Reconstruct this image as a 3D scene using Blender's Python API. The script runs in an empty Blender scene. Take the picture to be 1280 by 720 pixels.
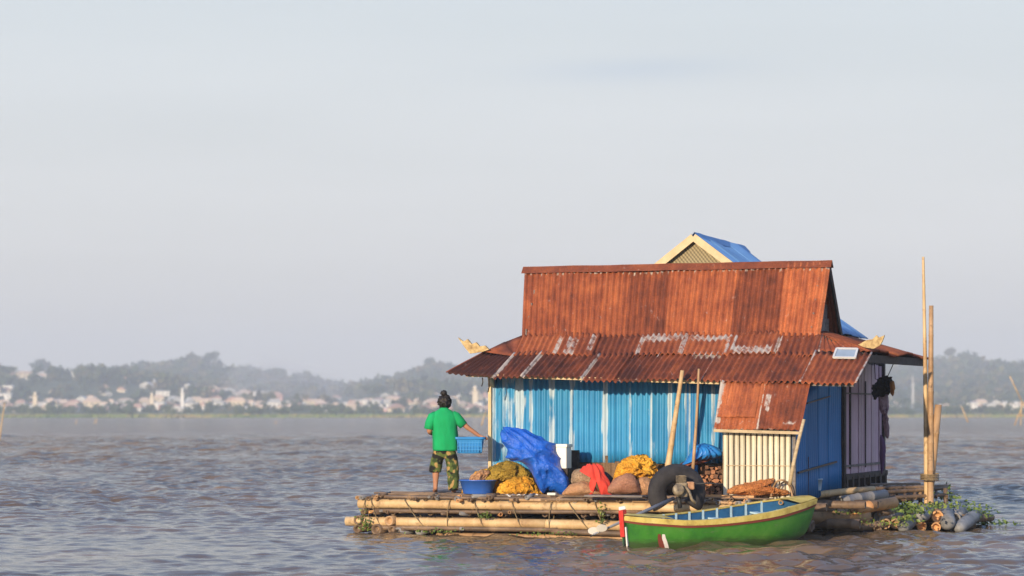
import bpy, bmesh, math, random
import numpy as np
from mathutils import Vector, Matrix, noise
R = math.radians
random.seed(7); rng = np.random.default_rng(7)
SC = bpy.context.scene
COL = SC.collection
# ------------------------------------------------------------------ camera, sky, sun, exposure
F = 3000.0      # focal length in pixels of the 1280 wide photograph
H = 1.95        # eye height above the water
HOR = 516.0     # horizon row
cam_d = bpy.data.cameras.new('camera'); cam = bpy.data.objects.new('camera', cam_d); COL.objects.link(cam)
cam.location = (0, 0, H); cam.rotation_euler = (R(90), 0, 0)
cam_d.sensor_width = 36; cam_d.lens = 36*F/1280; cam_d.shift_y = (HOR-360)/1280
cam_d.clip_start = 0.1; cam_d.clip_end = 20000
cam_d.dof.use_dof = True; cam_d.dof.focus_distance = 38.5; cam_d.dof.aperture_fstop = 1.6
SC.camera = cam
SUN_EL = R(12.5); SV = Vector((-0.46, -0.888)).normalized()
SDIR = Vector((SV.x*math.cos(SUN_EL), SV.y*math.cos(SUN_EL), math.sin(SUN_EL)))
w = bpy.data.worlds.new('World'); SC.world = w; w.use_nodes = True
nt = w.node_tree; bg = nt.nodes['Background']
sky = nt.nodes.new('ShaderNodeTexSky'); sky.sky_type = 'NISHITA'; sky.sun_disc = False
sky.sun_elevation = SUN_EL; sky.sun_rotation = math.atan2(SDIR.x, SDIR.y)
sky.air_density = 1.0; sky.dust_density = 3.0; sky.ozone_density = 1.5
hs = nt.nodes.new('ShaderNodeHueSaturation'); hs.inputs['Saturation'].default_value = 0.60
nt.links.new(sky.outputs[0], hs.inputs['Color'])
# thin high cloud: a soft streaky veil over the sky
tc = nt.nodes.new('ShaderNodeTexCoord'); mp = nt.nodes.new('ShaderNodeMapping'); mp.inputs['Scale'].default_value = (2.2, 2.2, 16)
mp.inputs['Location'].default_value = (0.35, 0.2, 1.3)
cn = nt.nodes.new('ShaderNodeTexNoise'); cn.inputs['Scale'].default_value = 1.6; cn.inputs['Detail'].default_value = 6; cn.inputs['Roughness'].default_value = 0.5
cr = nt.nodes.new('ShaderNodeMapRange'); cr.inputs[1].default_value = 0.35; cr.inputs[2].default_value = 0.75
cr.inputs[3].default_value = 0.80; cr.inputs[4].default_value = 0.93
vm = nt.nodes.new('ShaderNodeMix'); vm.data_type = 'RGBA'; vm.inputs[7].default_value = (6.4, 6.95, 7.6, 1)
nt.links.new(tc.outputs['Generated'], mp.inputs[0]); nt.links.new(mp.outputs[0], cn.inputs['Vector']); nt.links.new(cn.outputs[0], cr.inputs[0])
nt.links.new(cr.outputs[0], vm.inputs[0]); nt.links.new(hs.outputs[0], vm.inputs[6]); nt.links.new(vm.outputs[2], bg.inputs[0])
sz = nt.nodes.new('ShaderNodeSeparateXYZ'); nt.links.new(tc.outputs['Generated'], sz.inputs[0])
vr = nt.nodes.new('ShaderNodeValToRGB'); ve = vr.color_ramp.elements; ve[0].position = 0.02; ve[0].color = (.95, .91, .88, 1); ve[1].position = 0.5; ve[1].color = (.28, .50, 1.0, 1)
vy = ve.new(0.30); vy.color = (.46, .66, 1.0, 1); vx = ve.new(0.165); vx.color = (.78, .84, .875, 1)
nt.links.new(sz.outputs[2], vr.inputs[0]); vq = nt.nodes.new('ShaderNodeVectorMath'); vq.operation = 'SCALE'; vq.inputs[3].default_value = 7.7
nt.links.new(vr.outputs[0], vq.inputs[0]); 
# one faint bluish streak of cloud
def _m(op, a, b=None, c=None):
    n = nt.nodes.new('ShaderNodeMath'); n.operation = op
    for k, x in enumerate((a, b, c)):
        if x is None: continue
        if isinstance(x, (int, float)): n.inputs[k].default_value = x
        else: nt.links.new(x, n.inputs[k])
    return n.outputs[0]
wn = _m('MULTIPLY_ADD', cn.outputs[0], 0.012, -0.006)
dx_ = _m('MULTIPLY', _m('SUBTRACT', sz.outputs[0], 0.052), 1/0.050); dz_ = _m('MULTIPLY', _m('ADD', _m('SUBTRACT', sz.outputs[2], 0.141), wn), 1/0.0052)
dd_ = _m('ADD', _m('MULTIPLY', dx_, dx_), _m('MULTIPLY', dz_, dz_)); st_ = _m('MULTIPLY', _m('EXPONENT', _m('MULTIPLY', dd_, -1.3)), 0.55)
sm_ = nt.nodes.new('ShaderNodeMix'); sm_.data_type = 'RGBA'; sm_.inputs[7].default_value = (4.9, 5.6, 6.5, 1)
nt.links.new(st_, sm_.inputs[0]); nt.links.new(vq.outputs[0], sm_.inputs[6]); nt.links.new(sm_.outputs[2], vm.inputs[7])
bg.inputs[1].default_value = 0.10
sl = bpy.data.lights.new('sun', 'SUN'); sl.energy = 5.0; sl.angle = R(0.5); sl.color = (1.0, 0.80, 0.56)
so = bpy.data.objects.new('sun', sl); COL.objects.link(so); so.rotation_euler = (-SDIR).to_track_quat('-Z', 'Y').to_euler()
so.location = (-20, -30, 20)
vs = SC.view_settings; vs.view_transform = 'Standard'; vs.look = 'None'; vs.gamma = 1; vs.exposure = 0.38; vs.use_curve_mapping = False
SC.cycles.use_denoising = True; SC.cycles.max_bounces = 6; SC.cycles.volume_bounces = 0; SC.cycles.transparent_max_bounces = 8
SC.cycles.sample_clamp_indirect = 5.0

# ------------------------------------------------------------------ places
TH = R(20.5); A = Vector((math.cos(TH), -math.sin(TH), 0)); B = Vector((math.sin(TH), math.cos(TH), 0))
O = Vector((370/F*38.0, 38.0, 0))
def W(px, py, Y): return Vector(((px-640)/F*Y, Y, H-(py-HOR)*Y/F))
def uv(u, v, z=0.0): return O + A*u + B*v + Vector((0, 0, z))
def u_at(px, v):
    k = (px-640)/F; Pv = O + B*v
    return (k*Pv.y - Pv.x)/(A.x - k*A.y)
def v_at(px, u):
    k = (px-640)/F; Pu = O + A*u
    return (k*Pu.y - Pu.x)/(B.x - k*B.y)
def HP(px, py, v):
    p = O + A*u_at(px, v) + B*v; p.z = H-(py-HOR)*p.y/F; return p
def SP(px, py, u):
    p = O + A*u + B*v_at(px, u); p.z = H-(py-HOR)*p.y/F; return p
def zat(py, Y): return H-(py-HOR)*Y/F

# ------------------------------------------------------------------ naming helpers
def tag(o, label=None, cat=None, group=None, kind=None):
    if label: o['label'] = label
    if cat: o['category'] = cat
    if group: o['group'] = group
    if kind: o['kind'] = kind
    return o
def thing(name, label, cat, loc=(0, 0, 0), group=None, rz=0.0):
    o = bpy.data.objects.new(name, None); COL.objects.link(o); o.location = loc; o.rotation_euler = (0, 0, rz)
    o.empty_display_size = 0.1
    return tag(o, label, cat, group)
def link(name, me, mat, parent=None):
    o = bpy.data.objects.new(name, me); COL.objects.link(o)
    if mat is not None and len(me.materials) == 0:
        for m in (mat if isinstance(mat, (list, tuple)) else [mat]): me.materials.append(m)
    if parent is not None:
        o.parent = parent
        M = Matrix.Identity(4); q = parent
        while q is not None:
            M = Matrix.LocRotScale(q.location, q.rotation_euler, q.scale) @ M; q = q.parent
        me.transform(M.inverted())      # shapes are given in world space and stored in the thing's own space
    return o
def mesh(name, V, Fc, smooth=False):
    me = bpy.data.meshes.new(name); me.from_pydata([tuple(v) for v in V], [], Fc); me.update()
    if smooth: me.polygons.foreach_set('use_smooth', [True]*len(me.polygons))
    return me
def npmesh(name, V, Q, smooth=True, mats=None):
    me = bpy.data.meshes.new(name); V = np.asarray(V, np.float32); Q = np.asarray(Q, np.int32); k = Q.shape[1]
    me.vertices.add(len(V)); me.vertices.foreach_set('co', V.ravel())
    me.loops.add(Q.size); me.loops.foreach_set('vertex_index', Q.ravel())
    me.polygons.add(len(Q)); me.polygons.foreach_set('loop_start', np.arange(0, Q.size, k, dtype=np.int32))
    if mats is not None: me.polygons.foreach_set('material_index', np.asarray(mats, np.int32))
    me.update(calc_edges=True); me.polygons.foreach_set('use_smooth', np.full(len(Q), smooth)); me.validate(); return me
class MB:
    def __init__(s): s.V = []; s.F = []
    def add(s, V, Fc):
        n = len(s.V); s.V += [Vector(v) for v in V]; s.F += [tuple(i+n for i in f) for f in Fc]; return s
    def box(s, c, sx, sy, sz, X=None, Y=None, Z=None):
        X = X or A; Y = Y or B; Z = Z or Vector((0, 0, 1)); c = Vector(c); P = []
        for k in (-1, 1):
            for j in (-1, 1):
                for i in (-1, 1): P.append(c + X*(i*sx/2) + Y*(j*sy/2) + Z*(k*sz/2))
        return s.add(P, [(0, 2, 3, 1), (4, 5, 7, 6), (0, 1, 5, 4), (2, 6, 7, 3), (0, 4, 6, 2), (1, 3, 7, 5)])
    def bar(s, p, q, wd, ht, up=None):
        p = Vector(p); q = Vector(q); d = (q-p); L = d.length; d.normalize(); up = Vector(up) if up else Vector((0, 0, 1))
        sd = d.cross(up)
        if sd.length < 1e-4: sd = d.cross(Vector((0, 1, 0)))
        sd.normalize(); up = sd.cross(d).normalized()
        return s.box((p+q)/2, L, wd, ht, d, sd, up)
    def poly(s, pts, th, n):
        n = Vector(n).normalized()*th; k = len(pts); P = [Vector(p) for p in pts]; Q = [p+n for p in P]
        return s.add(P+Q, [tuple(range(k))[::-1], tuple(range(k, 2*k))] + [(i, (i+1) % k, (i+1) % k+k, i+k) for i in range(k)])
    def build(s, name, mat, parent=None, smooth=False, bevel=0.0):
        me = mesh(name, s.V, s.F, smooth); o = link(name, me, mat, parent)
        if bevel > 0:
            m = o.modifiers.new('b', 'BEVEL'); m.width = bevel; m.segments = 2; m.limit_method = 'ANGLE'
        return o

# ------------------------------------------------------------------ materials
MATS = {}
def newmat(name, rough=0.7, spec=0.3, metal=0.0):
    m = bpy.data.materials.new(name); m.use_nodes = True; b = m.node_tree.nodes['Principled BSDF']
    b.inputs['Roughness'].default_value = rough; b.inputs['Specular IOR Level'].default_value = spec; b.inputs['Metallic'].default_value = metal
    MATS[name] = m; return m, m.node_tree, b
def N(nt, t, **kw):
    n = nt.nodes.new(t)
    for k, v in kw.items():
        if k.startswith('i_'): n.inputs[k[2:]].default_value = v
        else: setattr(n, k, v)
    return n
def noise_n(nt, scale, detail=4, rough=0.6, stretch=(1, 1, 1), coord='Object', rot=None):
    tc = N(nt, 'ShaderNodeTexCoord'); mp = N(nt, 'ShaderNodeMapping'); mp.inputs['Scale'].default_value = stretch
    if rot: mp.inputs['Rotation'].default_value = rot
    n = N(nt, 'ShaderNodeTexNoise'); n.inputs['Scale'].default_value = scale; n.inputs['Detail'].default_value = detail; n.inputs['Roughness'].default_value = rough
    nt.links.new(tc.outputs[coord], mp.inputs[0]); nt.links.new(mp.outputs[0], n.inputs['Vector']); return n.outputs[0]
def ramp(nt, src, stops):
    r = N(nt, 'ShaderNodeValToRGB'); e = r.color_ramp.elements
    e[0].position = stops[0][0]; e[0].color = (*stops[0][1], 1); e[1].position = stops[-1][0]; e[1].color = (*stops[-1][1], 1)
    for p, c in stops[1:-1]:
        x = e.new(p); x.color = (*c, 1)
    nt.links.new(src, r.inputs[0]); return r.outputs[0]
def mix(nt, fac, a, b, mode='MIX'):
    m = N(nt, 'ShaderNodeMix', data_type='RGBA', blend_type=mode)
    for idx, x in ((0, fac), (6, a), (7, b)):
        if isinstance(x, (int, float)): m.inputs[idx].default_value = x
        elif isinstance(x, tuple): m.inputs[idx].default_value = (*x, 1)
        else: nt.links.new(x, m.inputs[idx])
    return m.outputs[2]
def bump(nt, b, src, strength=0.3, dist=0.01):
    n = N(nt, 'ShaderNodeBump'); n.inputs['Strength'].default_value = strength; n.inputs['Distance'].default_value = dist
    nt.links.new(src, n.inputs['Height']); nt.links.new(n.outputs[0], b.inputs['Normal'])
def mottled(name, stops, scale=6, rough=0.7, spec=0.3, stretch=(1, 1, 1), bmp=0.3, bd=0.01, metal=0.0, detail=5, coord='Object'):
    m, nt, b = newmat(name, rough, spec, metal); s = noise_n(nt, scale, detail, 0.65, stretch, coord)
    nt.links.new(ramp(nt, s, stops), b.inputs['Base Color'])
    if bmp: bump(nt, b, s, bmp, bd)
    return m
def sep(nt, attr='Tint'):
    a = N(nt, 'ShaderNodeAttribute', attribute_name=attr); s = N(nt, 'ShaderNodeSeparateColor'); nt.links.new(a.outputs['Color'], s.inputs[0]); return s.outputs
# rusty corrugated iron; Tint: r sheet brightness, g bare metal, b orange share, uv: across / along the sheet
def rust_mat(name, dark=(0.095, 0.032, 0.022), mid=(0.25, 0.068, 0.030), lite=(0.44, 0.135, 0.048), bare=(0.50, 0.47, 0.43)):
    m, nt, b = newmat(name, 0.75, 0.25)
    t = sep(nt)
    n1 = noise_n(nt, 1.0, 6, 0.7, (9, 1.6, 1), 'UV'); n2 = noise_n(nt, 3.0, 5, 0.65, (1, 1, 1), 'Object')
    n3 = noise_n(nt, 38.0, 3, 0.6, (1, 1, 1), 'Object')
    a1 = N(nt, 'ShaderNodeMath', operation='ADD'); nt.links.new(n1, a1.inputs[0]); nt.links.new(n2, a1.inputs[1])
    a2 = N(nt, 'ShaderNodeMath', operation='MULTIPLY'); nt.links.new(a1.outputs[0], a2.inputs[0]); a2.inputs[1].default_value = 0.5
    a3 = N(nt, 'ShaderNodeMath', operation='ADD'); nt.links.new(a2.outputs[0], a3.inputs[0]); nt.links.new(t[2], a3.inputs[1])
    c = ramp(nt, a3.outputs[0], [(0.34, dark), (0.50, mid), (0.68, lite)])
    c = mix(nt, 1.0, c, ramp(nt, n3, [(0.3, (0.72, 0.72, 0.72)), (0.7, (1.15, 1.12, 1.1))]), 'MULTIPLY')
    cb = N(nt, 'ShaderNodeCombineColor'); [nt.links.new(t[0], cb.inputs[i]) for i in range(3)]
    c = mix(nt, 1.0, c, cb.outputs[0], 'MULTIPLY')
    bn = N(nt, 'ShaderNodeMapRange'); bn.inputs[1].default_value = 0.42; bn.inputs[2].default_value = 0.58
    n4 = noise_n(nt, 7.0, 5, 0.7, (1, 1, 1), 'Object')
    aa = N(nt, 'ShaderNodeMath', operation='ADD'); nt.links.new(n4, aa.inputs[0]); nt.links.new(t[1], aa.inputs[1]); 
    sb = N(nt, 'ShaderNodeMath', operation='SUBTRACT'); nt.links.new(aa.outputs[0], sb.inputs[0]); sb.inputs[1].default_value = 0.22
    nt.links.new(sb.outputs[0], bn.inputs[0])
    c = mix(nt, bn.outputs[0], c, mix(nt, n3, (bare[0]*.8, bare[1]*.7, bare[2]*.66), bare))
    nt.links.new(c, b.inputs['Base Color']); bump(nt, b, n3, 0.35, 0.004)
    return m
M_rust = rust_mat('rusty_iron')
M_rust_brown = rust_mat('brown_weathered_iron', (0.10, 0.062, 0.035), (0.17, 0.105, 0.06), (0.27, 0.18, 0.10), (0.4, 0.34, 0.26))
def paint_mat(name, base, dark, worn, worn_at=0.62, grime=(0.25, 0.2, 0.15)):
    m, nt, b = newmat(name, 0.5, 0.4); t = sep(nt)
    n1 = noise_n(nt, 1.0, 6, 0.7, (7, 1.1, 1), 'UV'); n2 = noise_n(nt, 1.6, 4, 0.6); n3 = noise_n(nt, 14.0, 5, 0.7, (1, 1, 0.5))
    c = mix(nt, ramp(nt, n2, [(0.3, (0, 0, 0)), (0.7, (1, 1, 1))]), base, dark)
    cb = N(nt, 'ShaderNodeCombineColor'); [nt.links.new(t[0], cb.inputs[i]) for i in range(3)]
    c = mix(nt, 1.0, c, cb.outputs[0], 'MULTIPLY')
    a = N(nt, 'ShaderNodeMath', operation='ADD'); nt.links.new(n1, a.inputs[0]); nt.links.new(t[1], a.inputs[1])
    f = N(nt, 'ShaderNodeMapRange'); f.inputs[1].default_value = worn_at; f.inputs[2].default_value = worn_at+0.16; f.inputs[4].default_value = 0.85
    nt.links.new(a.outputs[0], f.inputs[0]); c = mix(nt, f.outputs[0], c, worn)
    g = N(nt, 'ShaderNodeMapRange'); g.inputs[1].default_value = 0.62; g.inputs[2].default_value = 0.78; g.inputs[4].default_value = 0.55
    nt.links.new(n3, g.inputs[0]); c = mix(nt, g.outputs[0], c, grime)
    nt.links.new(c, b.inputs['Base Color']); bump(nt, b, n3, 0.25, 0.004); return m
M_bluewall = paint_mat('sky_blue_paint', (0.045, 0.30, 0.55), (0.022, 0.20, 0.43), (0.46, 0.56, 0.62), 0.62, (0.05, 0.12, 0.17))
M_bluewall_side = paint_mat('shaded_blue_paint', (0.012, 0.17, 0.42), (0.010, 0.13, 0.34), (0.12, 0.22, 0.36), 0.8, (0.03, 0.07, 0.15))  # the front wall's blue with the side wall's shade put into the colour
M_cream = paint_mat('cream_paint', (0.67, 0.62, 0.48), (0.56, 0.51, 0.38), (0.74, 0.70, 0.58), 0.60, (0.26, 0.18, 0.10))
M_purple = paint_mat('purple_paint', (0.52, 0.35, 0.43), (0.38, 0.25, 0.32), (0.58, 0.48, 0.52), 0.66, (0.07, 0.05, 0.06))
M_blueroof = paint_mat('blue_roof_paint', (0.13, 0.28, 0.52), (0.10, 0.23, 0.46), (0.30, 0.42, 0.56), 0.72, (0.10, 0.20, 0.36))
M_timber = mottled('pale_timber', [(0.3, (0.33, 0.24, 0.14)), (0.7, (0.56, 0.45, 0.28))], 5, stretch=(1, 1, 6))
M_barge = mottled('cream_timber', [(0.3, (0.52, 0.39, 0.22)), (0.7, (0.68, 0.54, 0.33))], 6)
M_dark = mottled('dark_wet_timber', [(0.3, (0.018, 0.013, 0.012)), (0.7, (0.06, 0.045, 0.038))], 8)
M_greywood = mottled('grey_timber', [(0.3, (0.10, 0.085, 0.08)), (0.7, (0.24, 0.21, 0.19))], 7, stretch=(1, 1, 4))
def bamboo(name, lo, mid, hi, grime=(0.10, 0.065, 0.035)):
    m, nt, b = newmat(name, 0.55, 0.35)
    n = noise_n(nt, 1.7, 5, 0.65); n2 = noise_n(nt, 9, 5, 0.7); c = ramp(nt, n, [(0.3, lo), (0.5, mid), (0.7, hi)])
    g = N(nt, 'ShaderNodeMapRange'); g.inputs[1].default_value = 0.56; g.inputs[2].default_value = 0.72; g.inputs[4].default_value = 0.8; nt.links.new(n2, g.inputs[0])
    nt.links.new(mix(nt, g.outputs[0], c, grime), b.inputs['Base Color']); bump(nt, b, n2, 0.3, 0.004); return m
M_bamboo = bamboo('pale_bamboo', (0.38, 0.235, 0.11), (0.56, 0.39, 0.20), (0.68, 0.51, 0.30), (0.20, 0.12, 0.06))
M_bamboo_tan = bamboo('tan_bamboo', (0.26, 0.15, 0.075), (0.40, 0.25, 0.13), (0.52, 0.34, 0.19))
M_bamboo_dark = bamboo('weathered_bamboo', (0.07, 0.05, 0.035), (0.15, 0.10, 0.065), (0.30, 0.2, 0.12), (0.03, 0.025, 0.02))
M_bamboo_grey = bamboo('grey_bamboo', (0.13, 0.125, 0.125), (0.22, 0.215, 0.215), (0.32, 0.31, 0.30), (0.08, 0.07, 0.06))
M_bamboo_orange = bamboo('orange_bamboo', (0.38, 0.17, 0.06), (0.55, 0.28, 0.11), (0.66, 0.38, 0.18))
M_rope = mottled('rope', [(0.3, (0.12, 0.09, 0.05)), (0.7, (0.30, 0.22, 0.12))], 40)

# ------------------------------------------------------------------ shape helpers
def lerp(a, b, t): return a+(b-a)*t
def corr(name, P00, P10, P11, P01, mat, parent, pitch=0.1, amp=0.018, sheets=5, rows=10, edge=0.03, tints=None, pale=None, sag=0.0, orange=0.0, th=0.004, jit=0.02, seams=None, shade=(0.86, 1.1)):
    """ribbed iron laid over the patch P00-P10 (lower edge) / P01-P11 (upper edge); sheets lap each other, so each lifts and runs out a little differently"""
    P00, P10, P11, P01 = map(Vector, (P00, P10, P11, P01)); Lw = (P10-P00).length; Lh = (P01-P00).length
    nrm = (P10-P00).cross(P01-P00).normalized()
    rnd = random.Random(hash(name) % 1000 if False else len(name)*17 + int(Lw*100))
    if seams is None:
        seams = [0]; 
        for i in range(1, sheets): seams.append((i+rnd.uniform(-.12, .12))/sheets)
        seams.append(1)
    per = 6; cols = []
    for i in range(len(seams)-1):
        a, b = seams[i], seams[i+1]; n = max(2, int(round((b-a)*Lw/pitch*per))); lift = (i % 2)*0.007+rnd.uniform(0, 0.004); dn = rnd.uniform(-edge, edge); tn = rnd.uniform(*shade); og = rnd.uniform(-.09, .09)+orange; tilt = rnd.uniform(-jit, jit)
        if tints and i < len(tints): tn, og = tints[i]
        for k in range(n+1): cols.append((a+(b-a)*k/n, lift, dn, tn, og, i, tilt*k/n))
    V = []; T = []; UV = []; nc = len(cols)
    for r in range(rows+1):
        t = r/rows
        for c in cols:
            s = c[0]; y = t
            if r == 0: y = c[2]/Lh
            if r == rows: y = 1+0.3*c[2]/Lh
            p = lerp(lerp(P00, P10, s), lerp(P01, P11, s), y)
            h = amp*math.sin(2*math.pi*s*Lw/pitch)+c[1]+c[6]
            sg = noise.noise(Vector((s*Lw*0.8, t*Lh*0.7+3.1, Lw)))*0.042 + noise.noise(Vector((s*Lw*3, t*Lh*2.5, 5+Lw)))*0.006
            p = p + nrm*(h+sg) - Vector((0, 0, sag*math.sin(math.pi*s)))
            V.append(p); UV.append((s*Lw, t*Lh))
            pl = pale(s, t, c[5]) if pale else 0.0
            T.append((c[3], pl, c[4], 1))
    n0 = len(V); V += [v-nrm*th for v in V]; T += T; UV += UV; Q = []
    for r in range(rows):
        for c in range(nc-1):
            a = r*nc+c; Q.append((a, a+1, a+nc+1, a+nc)); Q.append((a+n0, a+nc+n0, a+nc+1+n0, a+1+n0))
    for c in range(nc-1):
        Q.append((c, c+n0, c+1+n0, c+1)); a = rows*nc+c; Q.append((a, a+1, a+1+n0, a+n0))
    for r in range(rows):
        a = r*nc; Q.append((a, a+nc, a+nc+n0, a+n0)); a = r*nc+nc-1; Q.append((a, a+n0, a+nc+n0, a+nc))
    me = npmesh(name, [tuple(v) for v in V], Q)
    at = me.color_attributes.new('Tint', 'FLOAT_COLOR', 'POINT'); at.data.foreach_set('color', np.array(T, np.float32).ravel())
    ul = me.uv_layers.new(name='UVMap'); li = np.empty(len(me.loops), np.int32); me.loops.foreach_get('vertex_index', li)
    ul.data.foreach_set('uv', np.array(UV, np.float32)[li].ravel())
    return link(name, me, mat, parent)
def frame_of(d):
    d = d.normalized(); up = Vector((0, 0, 1)) if abs(d.z) < 0.9 else Vector((0, 1, 0)); s = d.cross(up).normalized(); return d, s, s.cross(d).normalized()
def tube(name, pts, rad, mat, parent=None, seg=8, cap=True, smooth=True, flat=1.0):
    pts = [Vector(p) for p in pts]; n = len(pts); V = []; Fc = []
    if isinstance(rad, (int, float)): rad = [rad]*n
    prev = None
    for i, p in enumerate(pts):
        d = (pts[min(i+1, n-1)]-pts[max(i-1, 0)]); d, s, t = frame_of(d)
        if prev is not None:
            s = (prev - d*prev.dot(d)).normalized(); t = s.cross(d).normalized()
        prev = s
        for k in range(seg):
            a = 2*math.pi*k/seg; V.append(p+(s*math.cos(a)+t*math.sin(a)*flat)*rad[i])
    for i in range(n-1):
        for k in range(seg):
            a = i*seg+k; b = i*seg+(k+1) % seg; Fc.append((a, b, b+seg, a+seg))
    if cap: Fc.append(tuple(range(seg))[::-1]); Fc.append(tuple(range((n-1)*seg, n*seg)))
    me = mesh(name, V, Fc, smooth); 
    if mat is None: return me
    return link(name, me, mat, parent)
def pole_mesh(name, p, q, r, bend=0.01, node=0.36, hollow=True, seg=9, seed=0, taper=0.85):
    """a bamboo culm: swollen joints, a slight bend, and an open end that shows its wall"""
    rnd = random.Random(seed); p = Vector(p); q = Vector(q); L = (q-p).length; d, s, t = frame_of(q-p)
    off = (s*rnd.uniform(-1, 1)+t*rnd.uniform(-1, 1))*bend*L
    st = [0.0]; x = rnd.uniform(.1, node)
    while x < L-0.05:
        st += [x-0.02, x-0.006, x+0.006, x+0.02]; x += node*rnd.uniform(.8, 1.2)
    st.append(L); st = sorted(set([max(0, min(L, a)) for a in st])); rings = []
    for a in st:
        f = a/L; c = p+(q-p)*f+off*math.sin(math.pi*f); rr = r*(1-(1-taper)*f)*(1+0.04*noise.noise(Vector((a*2, seed*1.7, 0))))
        rings.append((c, rr))
    for j in range(2, len(rings)-1):
        pass
    k = 1
    radii = [x[1] for x in rings]
    i = 1
    while i+3 < len(rings):
        radii[i+1] *= 1.09; radii[i+2] *= 1.09; i += 4
    V = []; Fc = []
    if hollow:
        rings = [(rings[0][0]+d*0.07, radii[0]*0.70), (rings[0][0]+d*0.0, radii[0]*0.74)] + rings + [(rings[-1][0], radii[-1]*0.74), (rings[-1][0]-d*0.07, radii[-1]*0.70)]
        radii = [x[1] for x in rings[:2]] + radii + [x[1] for x in rings[-2:]]
    for (c, _), rr in zip(rings, radii):
        for kk in range(seg):
            a = 2*math.pi*kk/seg; V.append(c+(s*math.cos(a)+t*math.sin(a))*rr)
    n = len(rings)
    for i in range(n-1):
        for kk in range(seg):
            a = i*seg+kk; b = i*seg+(kk+1) % seg; Fc.append((a, b, b+seg, a+seg))
    Fc.append(tuple(range(seg))[::-1]); Fc.append(tuple(range((n-1)*seg, n*seg)))
    me = mesh(name, V, Fc, True); return me
_seed = [0]
def pole(name, p, q, r, mat, parent=None, **kw):
    _seed[0] += 1; return link(name, pole_mesh(name, p, q, r, seed=_seed[0], **kw), mat, parent)
def blob(name, outline, Y, depth, mat, parent=None, rings=18, amp=0.04, freq=5.0, sub=8, ridged=False, seed=0.0, front_only_flat=None, cy=None, pw=0.5, knot=None):
    """a soft heap: the silhouette's points at depth Y, bulging toward and away from the viewer, then crumpled"""
    pts = [W(x, y, Y) for x, y in outline]
    P = []
    for i in range(len(pts)):
        for k in range(sub):
            t = k/sub; a, b, c, d = pts[i-1], pts[i], pts[(i+1) % len(pts)], pts[(i+2) % len(pts)]
            P.append(0.5*((2*b)+(c-a)*t+(2*a-5*b+4*c-d)*t*t+(3*b-a-3*c+d)*t**3))
    c = sum(P, Vector())/len(P)
    if cy is not None: c = W(cy[0], cy[1], Y)
    n = len(P); V = []; Fc = []
    ts = [math.sin(math.pi/2*i/rings) for i in range(1, rings+1)]
    seq = [(t, -1) for t in ts] + [(t, 1) for t in ts[::-1][1:]]
    for t, sgn in seq:
        for p in P:
            q = c+(p-c)*t; q.y = c.y + sgn*depth*(1-t*t)**pw
            nn = Vector(((q.x-c.x), (q.y-c.y)*1.0, (q.z-c.z))); nn = nn.normalized() if nn.length > 1e-5 else Vector((0, -1, 0))
            f = noise.fractal(Vector((q.x*freq+seed, q.y*freq, q.z*freq)), 0.9, 2.0, 4)
            if knot is not None:
                kp = W(knot[0], knot[1], Y-depth); ph = math.atan2(q.z-kp.z, q.x-kp.x+.6*(q.y-kp.y)); rd = (q-kp).length
                f = .45-1.5*abs(noise.noise(Vector((ph*freq, rd*2.2, seed))))-.5*abs(noise.noise(Vector((ph*freq*2.6, rd*5, seed+4))))+.5*noise.noise(Vector((q.x*3, q.z*3, seed)))
            elif ridged == 'creased':
                dd = noise.voronoi(Vector((q.x*freq*1.6+seed+.25*q.z*freq, q.y*freq, q.z*freq*.8)))[0]; f = .9-1.6*dd[0]+.5*min(.35, dd[1]-dd[0])
            elif ridged: f = 0.6-abs(f)*1.8
            f2 = 0 if knot is not None else abs(noise.noise(Vector((q.x*freq*3.1+seed, q.y*freq*3.1, q.z*freq*2.2))))*.45; V.append(q+nn*(f-f2)*amp)
    a0 = len(V); V.append(c+Vector((0, -depth, 0))); V.append(c+Vector((0, depth, 0)))
    m = len(seq)
    for i in range(m-1):
        for k in range(n):
            a = i*n+k; b = i*n+(k+1) % n; Fc.append((a, b, b+n, a+n))
    for k in range(n):
        Fc.append((a0, (k+1) % n, k)); b = (m-1)*n; Fc.append((a0+1, b+k, b+(k+1) % n))
    me = mesh(name, V, Fc, True)
    zmin = None
    return link(name, me, mat, parent)
def lathe(name, prof, loc, mat, parent=None, seg=28, sx=1, sy=1, rz=0.0, tilt=None):
    V = []; Fc = []
    for r, z in prof:
        for k in range(seg):
            a = 2*math.pi*k/seg; V.append(Vector((r*math.cos(a)*sx, r*math.sin(a)*sy, z)))
    n = len(prof)
    for i in range(n-1):
        for k in range(seg):
            a = i*seg+k; b = i*seg+(k+1) % seg; Fc.append((a, b, b+seg, a+seg))
    Fc.append(tuple(range(seg))[::-1]); Fc.append(tuple(range((n-1)*seg, n*seg)))
    M = Matrix.Translation(loc) @ Matrix.Rotation(rz, 4, 'Z')
    if tilt: M = M @ tilt
    me = mesh(name, [M @ v for v in V], Fc, True); return link(name, me, mat, parent)

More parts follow.
